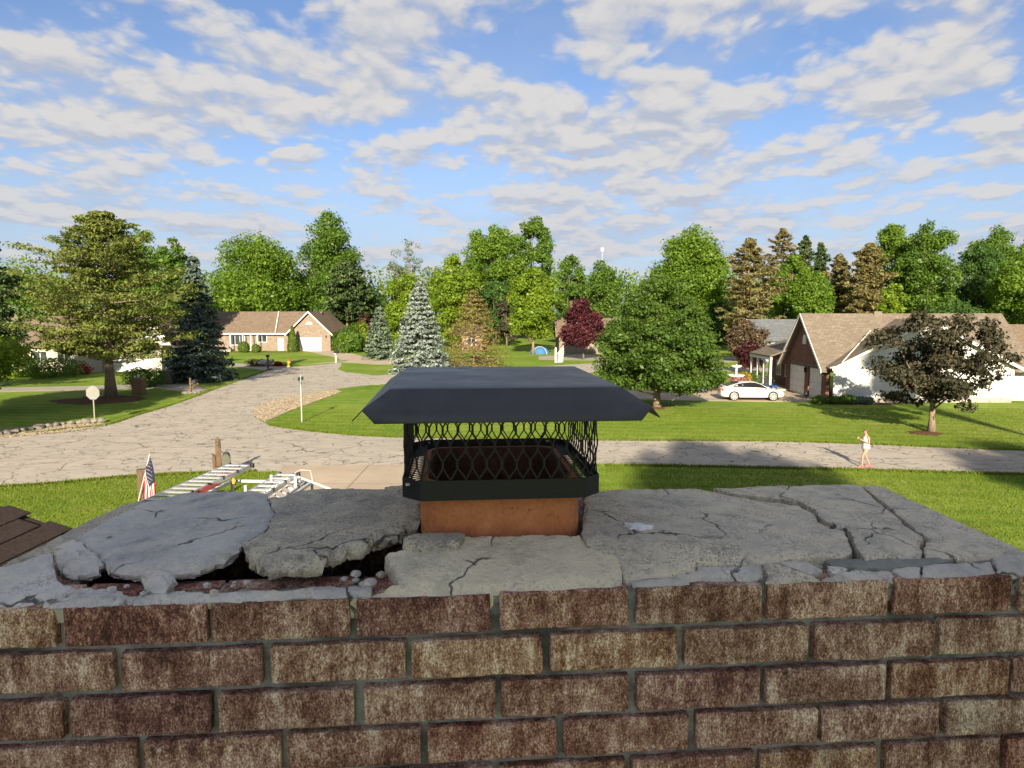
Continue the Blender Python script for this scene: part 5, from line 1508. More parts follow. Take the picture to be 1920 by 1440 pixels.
ar2 = [(xmid + .55 * math.cos(a), Y2 - .01, 4.35 + .45 * math.sin(a)) for a in np.linspace(0, math.pi, 9)]
B().extr(ar2, (0, -.08, 0)).build('arched_vent', WHITE, H2)
lantern(H2, (X(612, Y2), Y2, 2.35), (0, -1, 0))
B().bx(X(428, Y2), X(442, Y2), Y2 - 2.2, Y2 - .6, 0, .35).build('porch_step', DRIVE2, H2)

# ---- house behind the tall pine at the left
Y3 = 76.0
H3 = empty('white_ranch_house', (0, 0, 0), 0, 'pale ranch house half hidden behind the tall pine on the left', 'house')
B().bx(X(-60, Y3), X(190, Y3), Y3, Y3 + .3, 0, 2.9).build('front_wall', simple('pale_wall', (.36, .33, .27), .7, .06, 2), H3)
B().bx(X(190, Y3) + .01, X(300, Y3), Y3 + .2, Y3 + .5, 0, 2.9).build('garage_wall', MATS['pale_wall'], H3)
B().bx(X(300, Y3) - .3, X(300, Y3), Y3 + .51, Y3 + 9, 0, 2.9).build('side_wall', SIDW, H3)
gable_roof((X(-60, Y3), Y3 + 5, 2.9), (X(300, Y3), Y3 + 5, 2.9), 5, 2.9, .5).build('roof', ROOFB, H3)
mb = MB(); mb.extr([(X(255, Y3), Y3 - .7, 2.9), (X(330, Y3), Y3 - .7, 2.9), (X(291, Y3), Y3 - .7, 5.9)], (0, .25, 0)); mb.build('front_gable', SIDW, H3)
gable_roof((X(292, Y3), Y3 - .7, 2.9), (X(292, Y3), Y3 + 5, 2.9), X(330, Y3) - X(292, Y3), 3.0, .3).build('gable_roof', ROOFB, H3)
panel_door(H3, (X(242, Y3), Y3 + .2, 0), 4.6, 2.2, (0, -1, 0), 4, 4)
for px in (20, 75, 120): window(H3, (X(px, Y3), Y3, 1.6), 1.6, 1.3, (0, -1, 0))
# ---- blue-grey house behind the porch
Y4 = 92.0
H4 = empty('blue_house', (0, 0, 0), 0, 'small blue-grey house with a grey roof behind the porch', 'house')
x4 = X(1424, Y4); 
mb = MB(); mb.extr([(x4, Y4, 0), (x4, Y4 + 8, 0), (x4, Y4 + 8, 2.9), (x4, Y4 + 4, 5.3), (x4, Y4, 2.9)], (.3, 0, 0)); mb.build('gable_wall', SIDB, H4)
B().bx(x4 + .301, x4 + 14, Y4, Y4 + .3, 0, 2.9).build('front_wall', SIDB, H4)
gable_roof((x4, Y4 + 4, 2.9), (x4 + 14, Y4 + 4, 2.9), 4, 2.4, .45).build('roof', ROOFG, H4)
rake_trim(Vector((x4, Y4 + 4, 2.9)), 4, 2.4, .45, Vector((-1, 0, 0)), Vector((0, 1, 0)), WHITE, H4)
for k in (1.5, 4.0, 6.5): window(H4, (x4 + k, Y4, 1.6), 1.3, 1.3, (0, -1, 0))
# ---- brick house behind the purple tree and behind the straw-brown conifer
Y5 = 112.0
H5 = empty('tan_brick_house', (0, 0, 0), 0, 'tan brick house end beside the purple-red tree', 'house')
x5 = X(1046, Y5)
B().bx(x5, x5 + .3, Y5 - 3, Y5 + 6, 0, 2.9).build('side_wall', BRKC, H5)
B().bx(x5 + .301, x5 + 11, Y5 - 3, Y5 - 2.7, 0, 2.9).build('front_wall', simple('plain_tan', (.20, .17, .14), .9, .1, 2), H5)  # front wall in one even tan of its own
gable_roof((x5, Y5 + 1.5, 2.9), (x5 + 11, Y5 + 1.5, 2.9), 4.5, 2.4, .45).build('roof', ROOFB, H5)
rake_trim(Vector((x5, Y5 + 1.5, 2.9)), 4.5, 2.4, .45, Vector((-1, 0, 0)), Vector((0, 1, 0)), simple('tan_trim', (.45, .33, .22)), H5)
Y6 = 118.0
H6 = empty('pink_brick_house', (0, 0, 0), 0, 'pinkish house glimpsed through the straw-brown conifer', 'house')
B().bx(X(866, Y6), X(906, Y6), Y6, Y6 + .3, 0, 2.6).build('front_wall', simple('pink_brick', (.26, .18, .145), .9, .15, 3), H6)
gable_roof((X(866, Y6), Y6 + 4, 2.6), (X(904, Y6), Y6 + 4, 2.6), 4, 1.2, .3).build('roof', ROOFB, H6)
window(H6, (X(884, Y6), Y6, 1.5), 1.5, 1.2, (0, -1, 0))
# ---- own house: dark shingle roof at lower left
H0 = empty('own_house', (0, 0, 0), 0, 'dark brown shingled roof slope at the lower left corner beside the chimney', 'house')
yr = 6.05                               # far rake
zx = lambda x: 4.73 - 0.40 * (x + 4.33)
RDK = simple('dark_shingle', (0.042, 0.031, 0.027), 0.95, 0.30, 30, 0.6, 0.1)
q = [(-8.6, -6, zx(-8.6) - .05), (-8.6, yr - .03, zx(-8.6) - .05), (-1.3, yr - .03, zx(-1.3) - .05), (-1.3, -6, zx(-1.3) - .05)]
roof0 = MB().extr(q, (0, 0, -.14)).build('roof', RDK, H0)
q = [(-8.62, -6, zx(-8.6) - .05), (-8.62, yr - .03, zx(-8.6) - .05), (-15.5, yr - .03, zx(-1.7) - .05), (-15.5, -6, zx(-1.7) - .05)]
MB().extr(q, (0, 0, -.14)).build('roof', RDK, H0)
B().bx(-15.2, -1.6, 5.3, 5.55, 0, 3.3).build('end_wall', SIDW, H0)
B().bx(-1.9, -1.61, -6, 5.29, 0, 3.3).build('side_wall', SIDW, H0)
gr_ = np.random.default_rng(8)
shm = []
for k in range(5):
    vs = []
    t = .012
    m = MB().box((0, 0, 0), (.205, .325, t)); shm.append(m.mesh('shingle', RDK))
sl = math.atan(0.40)
cr_i = 0
xx = -5.7
while xx < -2.9:
    yy = yr - (cr_i % 2) * .165 - .165
    while yy > 2.0:
        o = link('shingle', shm[gr_.integers(5)], roof0)
        o.location = (xx + .012 * math.sin(sl), yy, zx(xx) - .033 + gr_.uniform(0, .004))
        o.rotation_euler = (gr_.normal(0, .004), sl - 0.055, gr_.normal(0, .003))
        yy -= .333
    xx += 0.175; cr_i += 1
# ================================================================ street things
def ngon(r, n, rot=0.0): return [(r * math.cos(2 * math.pi * k / n + rot), r * math.sin(2 * math.pi * k / n + rot)) for k in range(n)]
# stop sign seen from behind
q = gp(178, 793)
S = empty('stop_sign', q, 0, 'back of an octagonal road sign on a post by the left roadside', 'road sign')
B().box((0, 0, 1.10), (.07, .05, 2.2)).build('post', simple('post_green_grey', (.20, .20, .15), .6, .15, 12), S, .01)
B().extr([(x, -.045, 1.76 + z) for x, z in ngon(.415, 8, math.pi / 8)], (0, .012, 0)).build('sign_plate', simple('sign_back', (.21, .215, .195), .45, .06, 4, .05, .4, .3), S)
for z in (1.5, 2.0): B().box((0, -.052, z), (.03, .01, .03)).build('bolt', GALV, S)
# street name pole by the inner bend
q = gp(566, 791)
S = empty('street_sign', q, 0, 'thin street sign pole standing on the grass of the bend', 'street sign')
hz = Ht(706, q.y)
B().tube([(0, 0, 0), (0, 0, hz)], .038, 8).build('pole', GALV, S)
GRN = simple('sign_green', (.05, .12, .08), .5, .1, 10)
B().box((0, .0, hz - .12), (.62, .02, .2), rz=R(76)).build('name_blade', GRN, S)
B().box((0, .0, hz - .36), (.62, .02, .2), rz=R(118)).build('name_blade', GRN, S)
B().lathe([(.045, 0), (.05, .03), (.02, .07)], (0, 0, hz), 8).build('pole_cap', GALV, S)
# brick pillars
def pillar(px, py, w, h, label, mat):
    q = gp(px, py)
    S = empty('brick_pillar', q, R(8), label, 'pillar', 'brick pillars flanking the left driveway')
    n = 9; m = None
    bw = w / 2.5
    me = MB().box((0, 0, 0), (bw - .02, .10, h / n - .018)).mesh('brick', mat)
    B().bx(-w / 2 + .02, w / 2 - .02, -w / 2 + .02, w / 2 - .02, 0, h).build('core', MORTAR, S)
    for r_ in range(n):
        for side in range(4):
            for k in range(3):
                x = -w / 2 + bw * (k + .5) * w / (3 * bw)
                o = link('brick', me, S)
                o.scale = (w / 3 / bw * .98, 1, 1)
                a = side * math.pi / 2
                o.location = (math.cos(a) * x - math.sin(a) * -(w / 2 - .045), math.sin(a) * x + math.cos(a) * -(w / 2 - .045), h * (r_ + .5) / n)
                o.rotation_euler = (0, 0, a)
    B().box((0, 0, h + .04), (w + .12, w + .12, .08)).build('cap_stone', STONE, S, .01)
    B().lathe([(.05, .08), (.09, .12), (.11, .24), (.09, .34), (.02, .38)], (0, 0, h), 10).build('lamp_globe', WHITE, S)
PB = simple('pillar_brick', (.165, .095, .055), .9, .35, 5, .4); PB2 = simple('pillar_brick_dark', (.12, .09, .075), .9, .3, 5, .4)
pillar(261, 739, .78, 1.20, 'tan brick pillar with a lamp on top, left of the driveway', PB)
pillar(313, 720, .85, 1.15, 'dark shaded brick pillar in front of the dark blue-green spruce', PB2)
# mailboxes
def mailbox_body(w, L, h, mat, parent, c, rz=0):
    prof = [(-w / 2, 0), (w / 2, 0), (w / 2, h * .55)] + [(w / 2 * math.cos(a), h * .55 + h * .45 * math.sin(a)) for a in np.linspace(.3, math.pi - .3, 7)] + [(-w / 2, h * .55)]
    M = Matrix.Rotation(rz, 3, 'Z')
    pts = [Vector(c) + M @ Vector((x, -L / 2, z)) for x, z in prof]
    return MB().extr(pts, M @ Vector((0, L, 0))).build('mailbox_box', mat, parent)
q = gp(358, 738)
S = empty('wooden_mailbox', q, 0, 'wooden mailbox post with stones at its foot by the left driveway', 'mailbox')
B().box((0, 0, .62), (.13, .13, 1.25)).build('post', WOOD, S, .01)
B().box((.28, 0, .78), (.75, .12, .10)).build('arm', WOOD, S, .01)
B().tube([(.05, 0, .45), (.45, 0, .74)], .045, 6).build('brace', WOOD, S)
mailbox_body(.28, .52, .28, BLACKP, S, (.35, 0, .83), math.pi / 2 * 0)
for i, (dx, dy) in enumerate(((-.45, -.2), (-.2, -.35), (.1, -.3), (.4, -.2), (.55, .05), (-.5, .1))):
    tag(rock('edging_stone', (q.x + dx, q.y + dy, .08), .2, 500 + i, ST2, None, 2, .6), '%s pale stone round the foot of the wooden mailbox post' % ('leftmost', 'second', 'middle front', 'fourth', 'rightmost', 'rear left')[i], 'stone', 'stones round the mailbox foot')
q = gp(630, 680)
S = empty('white_mailbox', q, 0, 'black mailbox on a white post at the cream house driveway', 'mailbox')
B().box((0, 0, .62), (.16, .16, 1.25)).build('post', WHITE, S, .01); B().box((0, -.1, 1.15), (.30, .6, .08)).build('shelf', WHITE, S)
mailbox_body(.36, .60, .34, BLACKP, S, (.12, -.1, 1.20), 1.2)
q = gp(503, 695)
S = empty('double_mailbox', q, 0, 'dark mailbox post with two arms near the spruce and street', 'mailbox')
B().box((0, 0, .75), (.15, .15, 1.5)).build('post', WOOD, S, .01); B().box((.2, 0, .9), (.9, .12, .10)).build('arm', WOOD, S)
mailbox_body(.30, .55, .30, BLACKP, S, (.45, 0, .95)); B().tube([(0, 0, .5), (.5, 0, .88)], .05, 6).build('brace', WOOD, S)
mailbox_body(.26, .50, .26, BLACKP, S, (0, 0, 1.5))
# own mailbox by the road
Ym = 27.2; mx = X(401, Ym)
S = empty('carved_mailbox', (mx, Ym, 0), R(20), 'weathered wooden mailbox post with pointed top by the near roadside', 'mailbox')
zt_ = Ht(822, Ym)
mb = MB(); mb.box((0, 0, zt_ / 2 - .2), (.20, .20, zt_ - .4)); mb.build('post', WOOD, S, .015)
mb = MB().lathe([(.10, -.4), (.10, -.34), (.075, -.31), (.10, -.28), (.10, -.22), (.075, -.19), (.10, -.16), (.10, -.10), (.02, .0)], (0, 0, zt_), 8); mb.build('finial', WOOD, S)
B().box((.12, .12, zt_ - 1.16), (.55, .85, .10)).build('shelf', WOOD, S, .01)
B().box((-.16, .0, zt_ - .95), (.12, .3, .5)).build('bracket', WOOD, S, .01)
B().tube([(.05, .0, zt_ - 1.6), (.3, .1, zt_ - 1.2)], .06, 6).build('brace', WOOD, S)
mailbox_body(.30, .62, .46, simple('mailbox_olive', (.085, .085, .062), .5, .12, 8), S, (.27, .12, zt_ - 1.105))
# wooden post and the small flag on it
Yp = 20.0
S = empty('wooden_post', at(252, Yp), R(20), 'square weathered wooden post beside the small flag', 'post')
B().box((0, 0, Ht(886, Yp) / 2), (.20, .20, Ht(886, Yp))).build('post', WOOD, S, .012)
B().box((.02, -.108, Ht(886, Yp) - .62), (.05, .02, .75)).build('cleat', WOOD, S)
B().box((0, 0, Ht(886, Yp) + .02), (.23, .23, .04)).build('cap', WOOD, S, .008)
Yf = 19.8
p0, p1 = ad(262, 928, Yf), ad(281, 850, Yf)
S = empty('small_flag', (p0.x, p0.y, 0), 0, 'small american flag hanging from a slanted white staff beside the wooden post', 'flag')
o3 = Vector((p0.x, p0.y, 0)); a3, b3 = p0 - o3, p1 - o3
B().tube([a3 - (b3 - a3) * .25, b3], .010, 8).build('staff', WHITE, S)
B().lathe([(.012, 0), (.035, .03), (.012, .07)], b3, 8).build('finial', simple('brass', (.6, .45, .15), .3, .1, 10, .05, .5, .8), S)
FR = simple('flag_red', (.26, .018, .03), .8, .06, 20, .1); FW = simple('flag_white', (.42, .41, .40), .8, .04, 20, .1); FBL = simple('flag_blue', (.008, .010, .032), .8, .06, 20, .1)
hoist = (b3 - a3) * .93; Lf = hoist.length
def cloth(s, t):
    """s along the hoist 0 (top) to 1, t along the fly 0..1: fly hangs limp, gathered to the right and down"""
    A_, B_, C_, D_ = fa, fb_, fc, fd
    q_ = (A_ * (1 - s) + B_ * s) * (1 - t) + (C_ * (1 - s) + D_ * s) * t
    return q_ + Vector((.02 * math.sin(s * 8 + t * 5), .07 * math.sin(s * 9 + t * 3) * (.25 + t), .02 * math.sin(t * 7 + s * 4)))
fa, fb_, fc, fd = ad(281, 853, Yf) - o3, ad(268.5, 903, Yf) - o3, ad(294, 934, Yf - .1) - o3, ad(276, 944, Yf + .1) - o3
rows, cols = 13, 26
vs, fs, mi = [], [], []
for j in range(rows + 1):
    for i in range(cols + 1): vs.append(cloth(j / rows, i / cols))
for j in range(rows):
    for i in range(cols):
        a = j * (cols + 1) + i
        fs.append((a, a + 1, a + cols + 2, a + cols + 1)); mi.append(2 if (j < 7 and i < cols * .58) else (0 if j % 2 == 0 else 1))
mb = MB().add(vs, fs); me = bpy.data.meshes.new('cloth'); me.from_pydata(mb.v, [], mb.f)
for m_ in (FR, FW, FBL): me.materials.append(m_)
me.polygons.foreach_set('material_index', mi); me.polygons.foreach_set('use_smooth', [True] * len(mi))
co = link('cloth', me, S); sm = co.modifiers.new('thickness', 'SOLIDIFY'); sm.thickness = .003
st = MB()
for r_ in range(9):
    for c_ in range(6 if r_ % 2 == 0 else 5):
        s_, t_ = (r_ + .7) / 9.6 * 7 / 13, (c_ + (.5 if r_ % 2 == 0 else 1.0)) / 6.2 * .58
        cpt = cloth(s_, t_); e1 = (cloth(s_ + .01, t_) - cpt).normalized(); e2 = (cloth(s_, t_ + .01) - cpt).normalized(); nn = e1.cross(e2).normalized()
        for sg in (1, -1):
            ring = []
            for k in range(10):
                rr__ = .017 if k % 2 == 0 else .008
                ring.append(cpt + nn * sg * .004 + (e1 * math.cos(k * .628) + e2 * math.sin(k * .628)) * rr__)
            st.add(ring, [tuple(range(10))])
st.build('stars', FW, co)

# ================================================================ work truck with ladders (parked on the drive below the chimney)
T = empty('work_truck', (-5.55, 13.2, 0), R(-4), 'white work truck with a steel ladder rack parked below the chimney', 'truck')
TW = simple('truck_white', (.42, .42, .415), .3, .04, 3, .03, .5)
B().add(*(lambda pr: ([(x, y, z) for x in (-.95, .95) for y, z in pr], [tuple(range(len(pr)))[::-1], tuple(range(len(pr), 2 * len(pr)))] + [(i, (i + 1) % len(pr), len(pr) + (i + 1) % len(pr), len(pr) + i) for i in range(len(pr))]))(
    [(-2.7, .5), (2.7, .5), (2.75, 1.0), (2.6, 1.12), (1.35, 1.2), (.75, 1.85), (-.55, 1.9), (-.75, 1.22), (-2.7, 1.22)])).build('body', TW, T, .05)
for s in (1, -1):
    B().box((s * .955, .1, 1.5), (.02, 1.0, .42)).build('side_window', GLASS, T)
    for y in (1.75, -1.75):
        w_ = B().tube([(s * .80, y, .40), (s * 1.0, y, .40)], .40, 20).build('wheel', BLACKP, T)
        B().tube([(s * 1.0, y, .40), (s * 1.01, y, .40)], .23, 14).build('rim', GALV, w_)
    B().box((s * .8, 2.75, .85), (.3, .06, .18)).build('headlight', WHITE, T)
    B().box((s * .85, -2.72, .95), (.15, .05, .35)).build('tail_light', REDFG, T)
B().extr([(-.85, 1.34, 1.24), (.85, 1.34, 1.24), (.75, .78, 1.80), (-.75, .78, 1.80)], (0, .03, .02)).build('windshield', GLASS, T)
rack = MB()
TOPZ = 2.62
for s in (-.92, .92):
    for y in (-2.5, .0, 2.4): rack.box((s, y, (1.2 + TOPZ) / 2), (.05, .05, TOPZ - 1.2))
    rack.box((s, -.05, TOPZ), (.07, 5.0, .07))
for y in (-2.5, 0, 2.4): rack.box((0, y, TOPZ + .002), (1.9, .06, .06))
rk = rack.build('ladder_rack', TW, T, .008)
for x_, y_, h_ in ((.38, 1.5, .34), (.86, 1.6, .30), (.28, -.5, .2), (-.05, 1.2, .18)):
    B().box((x_, y_, TOPZ + h_ / 2 + .03), (.055, .055, h_)).build('rack_post', TW, rk, .006)
B().tube([(.62, 2.2, TOPZ), (.62, 2.2, TOPZ + .26), (.70, 2.3, TOPZ + .30), (.93, 2.3, TOPZ + .29), (.98, 2.3, TOPZ)], .009, 6).build('rack_hoop', TW, rk)
def ladder(p0, p1, w, label, rail, seed, roll=0.0, nr=None, name='extension_ladder'):
    p0, p1 = Vector(p0), Vector(p1)
    ax = (p1 - p0); L = ax.length; ax.normalize()
    S = empty(name, p0, 0, label, 'ladder')
    sd = ax.cross(Vector((0, 0, 1))).normalized(); up = sd.cross(ax)
    sd2 = sd * math.cos(roll) + up * math.sin(roll); up2 = up * math.cos(roll) - sd * math.sin(roll)
    for s in (-1, 1):
        c = sd2 * s * w / 2
        B().extr([c - up2 * .045, c + up2 * .045, c + up2 * .045 + sd2 * .03, c - up2 * .045 + sd2 * .03], ax * L).build('rail', rail, S)
        B().extr([c - up2 * .05 - sd2 * .01, c + up2 * .05 - sd2 * .01, c + up2 * .05 + sd2 * .04, c - up2 * .05 + sd2 * .04], ax * .07).build('rail_cap', BLACKP, S)
        q_ = c + ax * (L - .06)
        B().extr([q_ - up2 * .05 - sd2 * .01, q_ + up2 * .05 - sd2 * .01, q_ + up2 * .05 + sd2 * .04, q_ - up2 * .05 + sd2 * .04], ax * .07).build('rail_cap', BLACKP, S)
    n = nr or int(L / .30)
    for k in range(n):
        y = L * (k + .5) / n
        a = ax * y
        B().extr([a - sd2 * w / 2 - ax * .04 + up2 * .012, a + sd2 * w / 2 - ax * .04 + up2 * .012, a + sd2 * w / 2 + ax * .04 + up2 * .012, a - sd2 * w / 2 + ax * .04 + up2 * .012], up2 * .03).build('rung', ALU, S)
        if k % 2 == 0:
            B().box(a + sd2 * (w / 2 + .02) + up2 * .03, (.03, .07, .07)).build('bracket', BLACKP, S)
    return S
zl = 2.86
ladder(gp(250, 962, zl), gp(452, 872, zl), .56, 'silver extension ladder, the longest one on the truck rack', ALU, 1)
ladder(gp(352, 940, zl - .12), gp(438, 886, zl - .12), .34, 'red-railed ladder lying beside the long silver ladder', REDFG, 2, R(35))
ladder(gp(428, 960, zl + .02), gp(542, 889, zl + .02), .42, 'pale aluminium ladder on the right side of the rack', ALU, 3)
ladder(gp(470, 958, zl - .10), gp(560, 897, zl - .10), .30, 'short ladder tucked right of the pale aluminium ladder', ALU, 4, R(-30))
pa, pb_ = gp(556, 893, zl), gp(640, 925, zl - .2)
S = empty('white_pole', pa, 0, 'thin white pole slanting off the right end of the ladder rack', 'pole')
B().tube([(0, 0, 0), pb_ - pa], .022, 8).build('pole', WHITE, S); B().box((0, 0, 0), (.09, .09, .07)).build('end_fitting', ALU, S)
S = empty('rack_lamp', gp(438, 900, zl), 0, 'small amber marker lamp on the ladder rack', 'lamp')
AMB = simple('amber_plastic', (.75, .30, .03), .4, .1, 20)
B().lathe([(.025, -.08), (.03, -.03), (.028, .02), (.01, .04)], (0, 0, 0), 10).build('lens', AMB, S); B().lathe([(.055, -.10), (.055, -.08)], (0, 0, 0), 10).build('lamp_base', BLACKP, S)

# ================================================================ white coupe
def build_car():
    cx, cy = X(1411, 51.6), 51.75
    C = empty('parked_car', (cx, cy, 0), R(-3.5), 'white two-door coupe parked on the driveway before the garage', 'car')
    PAINT, N, out = newmat('car_pearl_white')
    v = N.n('TexCoord', out=3); a = N.noise(v, 2, 3, .5)
    finish(PAINT, N, out, N.ramp(a, [(.3, (.47, .45, .40)), (.7, (.50, .48, .43))]), .25, None, spec=.5, Coat_Weight=.6)
    # stations along x: (x, sill z, belt z, half width sill, half width belt, crown z)
    st_ = [(-2.32, .42, .78, .55, .62, .80), (-2.24, .30, .90, .70, .76, .93), (-2.05, .24, .98, .80, .82, 1.02), (-1.6, .22, .98, .88, .86, 1.03), (-1.0, .21, .96, .91, .86, .99), (-.2, .21, .93, .91, .86, .95),
           (.6, .21, .90, .91, .86, .93), (1.1, .21, .86, .90, .84, .91), (1.6, .22, .79, .88, .80, .85), (2.0, .23, .70, .82, .72, .75), (2.24, .27, .60, .68, .58, .63), (2.34, .36, .52, .50, .44, .54)]
    vs, fs = [], []
    K = 11
    for x, zs, zb__, ws, wb, zc in st_:
        half = [(0, zs - .02), (ws * .9, zs - .01), (ws, zs + .08), (ws * 1.01, (zs + zb__) / 2), (wb, zb__), (wb * .6, zc - .006)]
        ring = half + [(0, zc)] + [(-y, z) for y, z in half[1:][::-1]]
        vs += [(x, y, z) for y, z in ring]
    n = 12
    for i in range(len(st_) - 1):
        for k in range(n): fs.append((i * n + k, i * n + (k + 1) % n, (i + 1) * n + (k + 1) % n, (i + 1) * n + k))
    fs += [tuple(range(n))[::-1], tuple((len(st_) - 1) * n + k for k in range(n))]
    body = MB().add(vs, fs).build('body', PAINT, C, smooth=True)
    ss = body.modifiers.new('sub', 'SUBSURF'); ss.levels = 2; ss.render_levels = 2
    wx = (-1.37, 1.40)
    for x in wx:
        for s in (1, -1):
            cut = B().tube([(x, s * .55, .34), (x, s * 1.2, .34)], .375, 28).build('cutter', BLACKP, None)
            dg0 = body.modifiers.new('arch', 'BOOLEAN'); dg0.operation = 'DIFFERENCE'; dg0.solver = 'EXACT'; dg0.object = cut
            cut.parent = C; cut['tmp'] = 1
    bpy.context.view_layer.update()
    dg = bpy.context.evaluated_depsgraph_get()
    nm = bpy.data.meshes.new_from_object(body.evaluated_get(dg))
    body.modifiers.clear(); body.data = nm
    nm.polygons.foreach_set('use_smooth', np.ones(len(nm.polygons), dtype=bool)); nm.set_sharp_from_angle(angle=R(35))
    if len(nm.materials) == 0: nm.materials.append(PAINT)
    for o in [o for o in list(bpy.data.objects) if o.get('tmp')]: bpy.data.objects.remove(o)
    # glasshouse
    gst = [(-1.95, 1.00, .62, 1.01), (-1.45, .985, .72, 1.17), (-.85, .965, .74, 1.345), (-.25, .94, .74, 1.395), (.25, .925, .74, 1.37), (.75, .91, .75, 1.19), (1.22, .885, .74, .90)]
    def gring(x, zb_, w, zt__):
        tw = w * .76 if zt__ - zb_ > .08 else w * .95
        return [(x, w, zb_ - .03), (x, (w + tw) / 2 + .03, (zb_ + zt__) / 2), (x, tw, zt__ - .035), (x, tw * .6, zt__), (x, -tw * .6, zt__), (x, -tw, zt__ - .035), (x, -(w + tw) / 2 - .03, (zb_ + zt__) / 2), (x, -w, zb_ - .03)]
    rv = [q for s in gst for q in gring(*s)]; rf_ = []
    for i in range(len(gst) - 1):
        for k in range(7): rf_.append((i * 8 + k, i * 8 + k + 1, (i + 1) * 8 + k + 1, (i + 1) * 8 + k))
    cab = MB().add(rv, rf_).build('cabin', PAINT, C, smooth=True); cab.modifiers.new('sub', 'SUBSURF').levels = 2; cab.modifiers['sub'].render_levels = 2
    # glazing: side windows, windscreen, rear glass
    def lerp_st(x):
        for a, b in zip(gst, gst[1:]):
            if a[0] <= x <= b[0]:
                t = (x - a[0]) / (b[0] - a[0]); return [p_ + (q_ - p_) * t for p_, q_ in zip(a, b)]
    for s in (1, -1):
        top = [(-1.28, .87), (-.95, .90), (-.55, .93), (-.2, .94), (.15, .93), (.5, .88), (.85, .70)]
        bot = [(-1.42, .16), (-.95, .10), (-.5, .10), (-.1, .10), (.3, .11), (.75, .12), (1.0, .14)]
        V_ = []
        for (x, f) in top + bot[::-1]:
            xs, zb_, w, zt__ = lerp_st(x)
            tw = w * .76
            z = zb_ + (zt__ - .04 - zb_) * f; y = w + (tw - w) * f
            V_.append((x, s * (y + .030), z))
        nT = len(top)
        MB().add(V_, [(i, i + 1, 2 * nT - 2 - i, 2 * nT - 1 - i) for i in range(nT - 1)]).build('side_window', CARGLASS, C)
        MB().box((.95, s * .95, .98), (.20, .16, .12)).build('mirror', PAINT, C, .03)
        MB().box((-.32, s * .935, .78), (.20, .03, .035)).build('door_handle', PAINT, C, .01)
        MB().tube([(.92, s * .905, .30), (.90, s * .93, .6), (.93, s * .885, .88)], .006, 4).build('door_seam', BLACKP, C)
        MB().tube([(-.55, s * .905, .30), (-.56, s * .93, .6), (-.60, s * .885, .93)], .006, 4).build('door_seam', BLACKP, C)
        MB().extr([(1.78, s * .80, .66), (2.08, s * .62, .58), (2.10, s * .60, .66), (1.80, s * .72, .78)], (.05, s * .04, .03)).build('headlight', simple('lamp_clear', (.45, .45, .44), .15, .05, 8), C, .01)
        MB().extr([(-2.30, s * .50, .72), (-2.12, s * .80, .72), (-2.10, s * .80, .90), (-2.26, s * .52, .88)], (-.04, s * .03, .0)).build('tail_light', REDFG, C, .01)
        MB().box((2.18, s * .62, .36), (.14, .16, .10)).build('fog_light', BLACKP, C, .01)
        for x in wx:
            w_ = MB().lathe([(.20, -.11), (.29, -.12), (.335, -.09), (.34, 0), (.335, .09), (.29, .12), (.20, .11)], (0, 0, 0), 28).build('wheel', BLACKP, C, smooth=True)
            w_.location = (x, s * .80, .34); w_.rotation_euler = (math.pi / 2, 0, 0)
            RIM = simple('rim_silver', (.66, .65, .62), .3, .05, 8, .03, .5, .5)
            rim = MB().lathe([(.245, .10), (.252, .122), (.235, .124), (.228, .09)], (0, 0, 0), 28)
            for k in range(10):
                a_ = 2 * math.pi * k / 10
                rim.box((math.cos(a_) * .135, math.sin(a_) * .135, .102), (.22, .034, .03), rz=a_)
            rim.lathe([(.055, .09), (.055, .125), (.02, .13)], (0, 0, 0), 12)
            r_ = rim.build('rim', RIM, w_)
            if s < 0: r_.scale = (1, 1, 1)
            else: r_.rotation_euler = (math.pi, 0, 0)
            MB().lathe([(.235, -.02), (.235, .0)], (0, 0, 0), 24).build('brake_disc', BLACKP, w_)
    ws_ = [(.32, .96), (.9, .96), (1.18, .9)]
    MB().add([(.30, -.55, 1.385), (.30, .55, 1.385), (1.20, .68, .925), (1.20, -.68, .925), (.78, .63, 1.20), (.78, -.63, 1.20)], [(0, 1, 4, 5), (5, 4, 2, 3)]).build('windscreen', CARGLASS, C)
    MB().add([(-.95, -.52, 1.345), (-.95, .52, 1.345), (-1.85, .56, 1.055), (-1.85, -.56, 1.055), (-1.42, .56, 1.215), (-1.42, -.56, 1.215)], [(1, 0, 5, 4), (4, 5, 3, 2)]).build('rear_window', CARGLASS, C)
    MB().box((2.31, 0, .47), (.05, .62, .11)).build('grille', BLACKP, C, .01); MB().box((-2.05, 0, 1.04), (.26, 1.3, .03)).build('spoiler', PAINT, C, .01)
build_car()

